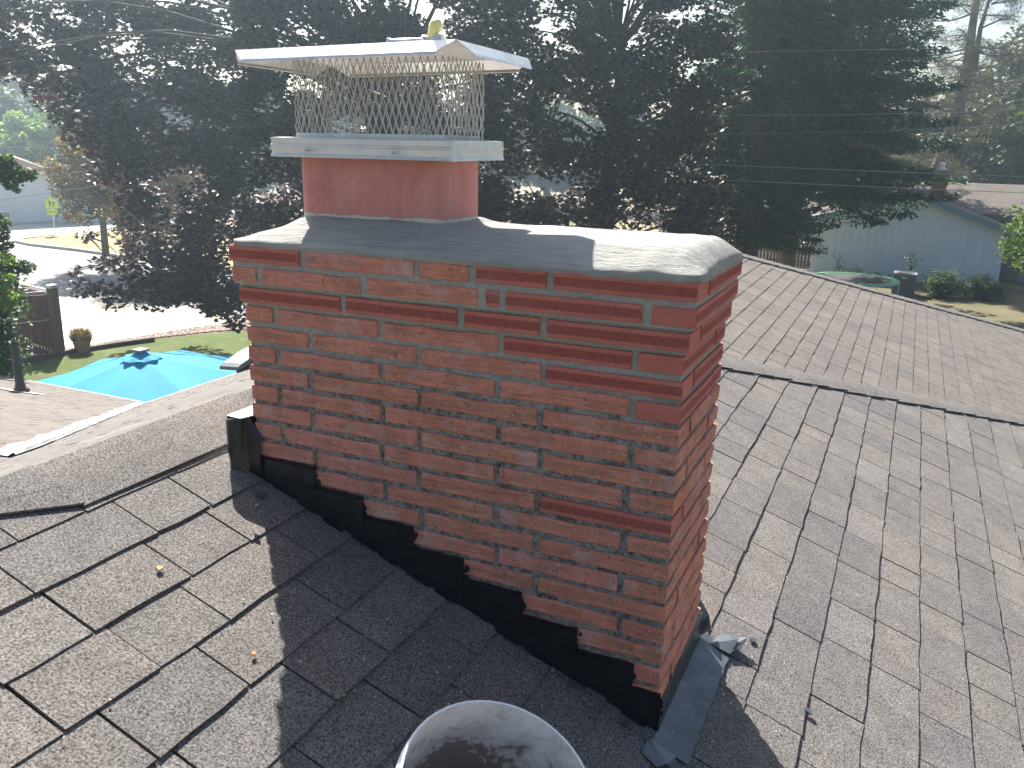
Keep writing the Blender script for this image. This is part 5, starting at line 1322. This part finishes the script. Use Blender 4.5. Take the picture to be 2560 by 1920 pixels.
for (d_, L_) in (((-0.52, -0.854), 3.4), ((-0.97, 0.22), 3.6)):
    nslat = int(L_ / 0.085)
    for k in range(nslat):
        s_ = 0.16 + k * 0.085; w_ = 0.078 if rr.random() > .12 else 0.066
        a = FPo + np.array(d_) * s_; b = FPo + np.array(d_) * (s_ + w_); n_ = np.array([-d_[1], d_[0]]) * 0.012
        z0 = ZG + .06 + (rr.uniform(0, .05)); z1 = ZG + 1.93 + rr.uniform(-.01, .01)
        if d_[0] > -0.6 and 24 < k < 29: z0 += 0.0
        q = [a - n_, b - n_, b + n_, a + n_]; mb = MB(); mb.hexa([(p[0], p[1], z0) for p in q], [(p[0], p[1], z1) for p in q]); mb.build('slat', MAT['slat_red'], sf)
    e = FPo + np.array(d_) * L_
    mb = MB(); mb.tube([(FPo[0], FPo[1], ZG + 2.03), (e[0], e[1], ZG + 2.03)], 0.022, 6); mb.build('top_rail', MAT['galv'], sf)
    mb = MB()
    for k in range(int(L_ / .06)):
        a = FPo + np.array(d_) * (.1 + k * .06); b = FPo + np.array(d_) * (.16 + k * .06); mb.tube([(a[0], a[1], ZG + 1.93), ((a[0] + b[0]) / 2, (a[1] + b[1]) / 2, ZG + 2.03), (b[0], b[1], ZG + 1.93)], 0.005, 3)
    mb.build('chain_link', MAT['galv'], sf)
    mb = MB(); a = FPo + np.array(d_) * .15; mb.tube([(a[0] + .03, a[1] - .03, ZG + 1.15), (e[0] + .03, e[1] - .03, ZG + 1.02)], 0.012, 5); mb.build('tension_wire', MAT['galv'], sf)
# planter
pot = thing('planter_pot', (-22.35, 17.15, ZG), 'terracotta coloured planter of trailing grass plants beside the timber post', 'plant pot')
mb = lathe([(0.0, 0.0), (0.21, 0.0), (0.30, 0.50), (0.33, 0.50), (0.33, 0.56), (0.29, 0.56), (0.28, 0.48), (0, 0.48)], 28); mb.v = [(a - 22.35, b + 17.15, c + ZG + .02) for a, b, c in mb.v]; mb.build('pot', plain('terracotta_plastic', (0.30, 0.19, 0.13), 0.7), pot)
g_ = np.random.default_rng(8); N_ = 420; a_ = g_.uniform(0, 2 * math.pi, N_); q_ = 0.36 * np.sqrt(g_.uniform(0, 1, N_))
C_ = np.stack([-22.35 + q_ * np.cos(a_), 17.15 + q_ * np.sin(a_), ZG + 0.66 + 0.12 * g_.uniform(-1, 1, N_) - 0.35 * (q_ / .36) ** 3 * .4], 1)
leaf_obj('plants', C_, 0.26, np.array([(0, -.5), (.06, -.1), (.0, .5), (-.06, -.1)]), MAT['leaf_gold'], pot, 0.0, 8, dirs=np.stack([np.cos(a_) * .6, np.sin(a_) * .6, np.full(N_, .7)], 1))
# timber edging, each log its own piece
MAT['tie'] = mat_wood('old_railway_timber', (0.06, 0.042, 0.032), 0, 0.7)
ed = thing('timber_edging', (-22.5, 16, ZG), 'dark timber edging between the pebbles and the lawn', 'garden edging')
TL = [(-22.75, 13.0), (-22.62, 15.2), (-22.45, 16.7), (-22.05, 18.1), (-21.55, 19.35)]
for (xa, ya), (xb, yb) in zip(TL[:-1], TL[1:]):
    L_ = math.hypot(xb - xa, yb - ya); dx, dy = (xb - xa) / L_, (yb - ya) / L_; q = [(xa + dy * .07, ya - dx * .07), (xb + dy * .07 - dx * .01, yb - dx * .07 - dy * .01), (xb - dy * .07 - dx * .01, yb + dx * .07 - dy * .01), (xa - dy * .07, ya + dx * .07)]
    mb = MB(); mb.hexa([(p[0], p[1], ZG - .02) for p in q], [(p[0], p[1], ZG + .15) for p in q]); mb.build('timber', MAT['tie'], ed)
# pebbles as real stones over the strip
PS = [(-22.95, 17.3), (-22.0, 21.5), (-20.6, 24.0), (-18.9, 23.8), (-20.9, 21.3), (-22.2, 19.0), (-22.6, 16.8)]
g_ = np.random.default_rng(14); pts = []
while len(pts) < 5200:
    x_, y_ = g_.uniform(-23, -18.6), g_.uniform(16.6, 24.2)
    if inside(PS, x_, y_): pts.append((x_, y_))
mb = MB(); V_ = []; F_ = []
for i, (x_, y_) in enumerate(pts):
    r_ = g_.uniform(.025, .055); a0 = g_.uniform(0, 6.28); b_ = len(V_)
    for k in range(5):
        a = a0 + k * 2 * math.pi / 5; V_.append((x_ + r_ * math.cos(a) * 1.2, y_ + r_ * math.sin(a), ZG + .02))
    for k in range(5):
        a = a0 + .3 + k * 2 * math.pi / 5; V_.append((x_ + r_ * .6 * math.cos(a), y_ + r_ * .55 * math.sin(a), ZG + .02 + r_ * .8))
    F_ += [(b_ + k, b_ + (k + 1) % 5, b_ + 5 + (k + 1) % 5, b_ + 5 + k) for k in range(5)] + [tuple(b_ + 5 + k for k in range(5))]
mm, nt_, b__ = new_mat('pebble_stones'); q = NT(nt_)
q.l(q.ramp(q.n('ShaderNodeNewGeometry').outputs['Random Per Island'], [(0, (0.13, 0.07, 0.05)), (.4, (0.32, 0.22, 0.17)), (.7, (0.50, 0.42, 0.36)), (1, (0.24, 0.13, 0.10))]), b__.inputs['Base Color']); b__.inputs['Roughness'].default_value = .8
o = link('pebbles', mesh('pebbles', V_, F_), mm, None, None, 'stuff'); tag(o, 'reddish river pebbles strewn between driveway and lawn', 'pebbles')
og = thing('ornamental_grass', (-20.3, 23.4, ZG), 'tuft of dry golden ornamental grass at the end of the pebble strip', 'plant')
N_ = 500; a_ = g_.uniform(0, 2 * math.pi, N_); q_ = 0.5 * np.sqrt(g_.uniform(0, 1, N_))
leaf_obj('blades', np.stack([-20.3 + q_ * np.cos(a_), 23.4 + q_ * np.sin(a_), ZG + .28 + .15 * g_.uniform(-1, 1, N_)], 1), 0.6, np.array([(0, -.5), (.03, 0), (0, .5), (-.03, 0)]), MAT['leaf_gold'], og, 0.0, 9, dirs=np.stack([np.cos(a_) * .7, np.sin(a_) * .7, np.full(N_, 1.0)], 1))
# patio umbrella
MAT['cyan'] = None
mm, nt_, b__ = new_mat('cyan_canvas'); q = NT(nt_)
q.l(q.ramp(q.noise(2.5, 3, .6, q.coord()), [(0.3, (0.014, 0.33, 0.58)), (0.7, (0.018, 0.38, 0.64))]), b__.inputs['Base Color']); b__.inputs['Roughness'].default_value = .8
tn = q.n('ShaderNodeBsdfTranslucent'); tn.inputs['Color'].default_value = (0.03, .45, .62, 1); mx = q.n('ShaderNodeMixShader'); mx.inputs[0].default_value = .3
q.l(b__.outputs[0], mx.inputs[1]); q.l(tn.outputs[0], mx.inputs[2]); q.l(mx.outputs[0], nt_.nodes['Material Output'].inputs['Surface'])
MAT['cyan'] = mm
um = thing('patio_umbrella', (-12.75, 10.95, ZG), 'open turquoise patio umbrella with a vented top beyond the roof edge', 'umbrella')
UC = np.array([-12.75, 10.95, -4.14]); UR = 2.35
def uvert(k, rad, dz, sub=0):
    a = math.radians(160 - 45 * k); p = UC + np.array([rad * math.cos(a), rad * math.sin(a), -dz]); p[2] += (p[0] - UC[0]) * 0.02 + (p[1] - UC[1]) * 0.05; return p
for k in range(8):
    V_ = []; F_ = []; NS, NC = 8, 6
    for i in range(NS + 1):
        t_ = 0.10 + 0.90 * i / NS; dz = 0.07 + 0.50 * t_ ** 1.15
        a = uvert(k, UR * t_, dz); b = uvert(k + 1, UR * t_, dz)
        for j in range(NC + 1):
            s_ = j / NC; p = a * (1 - s_) + b * s_; p[2] -= 0.03 * math.sin(math.pi * s_) * t_ ; p[:2] += (UC[:2] - p[:2]) * 0.03 * math.sin(math.pi * s_) * t_; V_.append(p)
    for i in range(NS):
        for j in range(NC): F_.append((i * (NC + 1) + j, i * (NC + 1) + j + 1, (i + 1) * (NC + 1) + j + 1, (i + 1) * (NC + 1) + j))
    link('canopy_panel', mesh('canopy_panel', V_, F_, True), MAT['cyan'], um)
V_ = []; F_ = []; n_ = 32
for i, (rr_, dz) in enumerate(((0.05, -0.06), (0.16, 0.0), (0.30, 0.05), (0.40, 0.085))):
    for k in range(n_):
        a = 2 * math.pi * k / n_; w = 1 + (0.10 * math.cos(8 * a) if i == 3 else 0); p = UC + np.array([rr_ * w * math.cos(a), rr_ * w * math.sin(a), -dz + (0.02 * math.cos(8 * a + .6) if i == 3 else 0)]); V_.append(p)
for i in range(3):
    for k in range(n_): F_.append((i * n_ + k, i * n_ + (k + 1) % n_, (i + 1) * n_ + (k + 1) % n_, (i + 1) * n_ + k))
link('vent_cap', mesh('vent_cap', V_, F_, True), MAT['cyan'], um)
mb = MB(); mb.box(UC[0] - .13, UC[0] + .13, UC[1] - .13, UC[1] + .13, UC[2] + .06, UC[2] + .10); mb.build('solar_cap', plain('grey_solar_panel', (0.16, 0.20, 0.19), 0.3), um)
mb = MB(); mb.tube([(UC[0], UC[1], ZG), (UC[0], UC[1], UC[2])], 0.025, 8); mb.build('pole', plain('bronze_pole', (0.09, 0.07, 0.06), 0.4, .5), um)
for k in range(8):
    mb = MB(); a = uvert(k, .05, .10); b = uvert(k, UR, .59); mb.tube([a, b], 0.01, 5); mb.build('rib', MAT['galv'], um)
mb = lathe([(0, 0), (0.28, 0), (0.28, .05), (.06, .10), (.05, .3)], 20); mb.v = [(a + UC[0], b + UC[1], c + ZG) for a, b, c in mb.v]; mb.build('base', MAT['dark'], um)
# red striped garden umbrella glimpsed behind the slats
ru = thing('garden_umbrella', (-25.6, 16.2, ZG), 'small faded red umbrella seen through the slatted fence', 'umbrella')
mb = MB(); n_ = 8; cc_ = (-25.4, 16.35, ZG + 1.75)
for k in range(n_):
    a = 2 * math.pi * k / n_; b = 2 * math.pi * (k + 1) / n_; mb.prism([cc_, (cc_[0] + 1.1 * math.cos(a), cc_[1] + 1.1 * math.sin(a), cc_[2] - .3), (cc_[0] + 1.1 * math.cos(b), cc_[1] + 1.1 * math.sin(b), cc_[2] - .3)], (0, 0, .01))
mb.build('canopy', plain('faded_red_canvas', (0.5, 0.10, 0.10), 0.8), ru); mb = MB(); mb.tube([(cc_[0], cc_[1], ZG), cc_], .02, 6); mb.build('pole', MAT['galv'], ru)

# ================================================================== things on the roof
b4 = P4.P(*P4.uv(-8.19, 5.06), 0.0)
vp_ = thing('vent_pipe', tuple(b4), 'black plumbing vent pipe with metal boot on the lower left roof', 'vent pipe')
mb = MB(); mb.tube([b4 + np.array([0, 0, -.05]), b4 + np.array([0, 0, .62])], [.052, .050], 18, False); mb.tube([b4 + np.array([0, 0, .62]), b4 + np.array([0, 0, .3])], [.042, .042], 18, False); mb.build('pipe', plain('black_abs_pipe', (0.035, 0.042, 0.048), 0.5), vp_)
mb = lathe([(0.10, 0.0), (0.10, 0.03), (0.065, 0.055), (0.056, 0.10)], 20); mb.v = [(a + b4[0], b + b4[1], c + b4[2] + .01) for a, b, c in mb.v]; mb.build('boot', plain('rusty_boot', (0.10, 0.06, 0.045), 0.7), vp_, smooth=True)
mb = MB(); mb.prism([tuple(P4.P(P4.uv(b4[0], b4[1])[0] + a, P4.uv(b4[0], b4[1])[1] + b, .016)) for a, b in ((-.2, -.26), (.2, -.26), (.2, .2), (-.2, .2))], tuple(P4.n * .003)); mb.build('flange', MAT['tin'], vp_)
bv = P0.P(*P0.uv(-8.95, 9.75), 0.0)
rv_ = thing('roof_vent', tuple(bv), 'grey hooded metal roof vent at the eave left of the chimney', 'roof vent')
MAT['vent'] = plain('grey_painted_hood', (0.13, 0.145, 0.155), 0.4, 0.2, 0.05)
mb = MB(); mb.box(bv[0] - .12, bv[0] + .12, bv[1] - .02, bv[1] + .42, bv[2] - .12, bv[2] + .16); mb.build('housing', MAT['dark'], rv_)
pts = [(-.20, -.34, .10), (-.20, -.33, .16), (-.19, -.24, .21), (-.19, .22, .33), (-.18, .44, .36), (-.18, .50, .33), (-.19, .47, .24), (-.2, -.06, .15)]
mb = MB(); mb.prism([(bv[0] + a, bv[1] + b, bv[2] + c) for a, b, c in pts], (0.42, 0, 0.03)); mb.build('hood', MAT['vent'], rv_)
# crumbs, splats and leaves lying on the shingles
def on_roof(px, py):
    d = ray(px, py); n_ = np.array([0.375, 0, 1.0]); return CAM + d * ((-0.60 - n_ @ CAM) / (n_ @ d))
rr = random.Random(44)
def splat(name, label, cat, px, py, size, mat, th=.004, grp=None, elong=1.0, lobes=9):
    c = on_roof(px, py); pts = []
    a0 = rr.uniform(0, 3)
    for k in range(lobes):
        a = a0 + 2 * math.pi * k / lobes; q = size * rr.uniform(.45, 1.1); pts.append(c + P1.u * (q * math.cos(a) * elong) + P1.v * (q * math.sin(a)) + P1.n * .0125)
    mb = MB(); mb.prism(pts, tuple(P1.n * th)); o = mb.build(name, mat); tag(o, label, cat, grp); return o
MAT['leaf_dry'] = plain('dry_orange_leaf', (0.42, 0.20, 0.06), 0.7)
splat('dry_leaf', 'curled orange brown dry leaf lying on the sunny shingles', 'leaf', 342, 1237, .009, MAT['leaf_dry'], .004, None, 1.5, 6)
splat('dry_leaf', 'small rust coloured leaf bit on the sunny shingles nearer the shadow edge', 'leaf', 545, 1421, .006, MAT['leaf_dry'], .003, None, 1.3, 6)
for px, py, s_, lb in ((560, 1079, .016, 'star shaped mortar splat on the shaded shingle below the black corner flashing'), (553, 1163, .010, 'pale mortar lump on the shingle edge at the shadow line'), (1740, 1545, .012, 'scatter of pale mortar beside the shadow edge at lower right'),
                       (1622, 1392, .012, 'white mortar splat on the sunlit shingle right of the torn flashing'), (513, 968, .010, 'white chip on the broad ridge cap shingle'), (1230, 1488, .012, 'glossy tar chip stuck to a shaded shingle under the flashing'), (1345, 1570, .013, 'flattened tar scrap near the bottom corner of the chimney'), (2428, 1405, .01, '')):
    if lb: splat('mortar_splat', lb, 'splat', px, py, s_, MAT['splat' if 'tar' not in lb else 'apron'])
mb = MB(); rr2 = random.Random(55)
for k in range(170):
    px, py = (rr2.uniform(520, 1700), rr2.uniform(1050, 1650)) if rr2.random() < .6 else (rr2.uniform(0, 2200), rr2.uniform(950, 1650))
    c = on_roof(px, py)
    if -0.02 < c[0] < 1.13 and c[1] > -0.02: continue
    if c[0] < 0.0: continue
    s_ = rr2.uniform(.001, .003); pts = [c + P1.u * s_ * math.cos(a) * rr2.uniform(.6, 1.2) + P1.v * s_ * math.sin(a) + P1.n * .0115 for a in np.linspace(0, 2 * math.pi, 6)[:-1]]
    mb.prism(pts, tuple(P1.n * s_ * .9))
o = mb.build('mortar_crumbs', MAT['splat'], None, kind='stuff'); tag(o, 'tiny mortar crumbs scattered over the shingles round the chimney', 'crumbs')
# dry weed stem by the flashing
wd = on_roof(985, 1300); mb = MB(); mb.tube([wd, wd + np.array([.003, 0, .03]), wd + np.array([.001, .002, .062])], [.0014, .001, .0004], 4); o = mb.build('weed_stem', plain('pale_straw', (.5, .5, .38), .8)); tag(o, 'thin pale weed stem standing against the black step flashing', 'weed')

# ================================================================== lens veil imitated by an added thin haze
HAZE = 0.0016
if HAZE > 0:
    mb = MB(); mb.box(-150, 60, -14, 160, ZG - 1.0, 40.0)
    hm = bpy.data.materials.new('added_veil_air'); hm.use_nodes = True; nt_ = hm.node_tree; nt_.nodes.clear()
    pv = nt_.nodes.new('ShaderNodeVolumePrincipled'); pv.inputs['Density'].default_value = HAZE; pv.inputs['Anisotropy'].default_value = 0.6
    pv.inputs['Color'].default_value = (0.66, 0.85, 1.0, 1); ou = nt_.nodes.new('ShaderNodeOutputMaterial'); nt_.links.new(pv.outputs[0], ou.inputs['Volume'])
    o = mb.build('veil_haze', hm, None, kind='stuff')
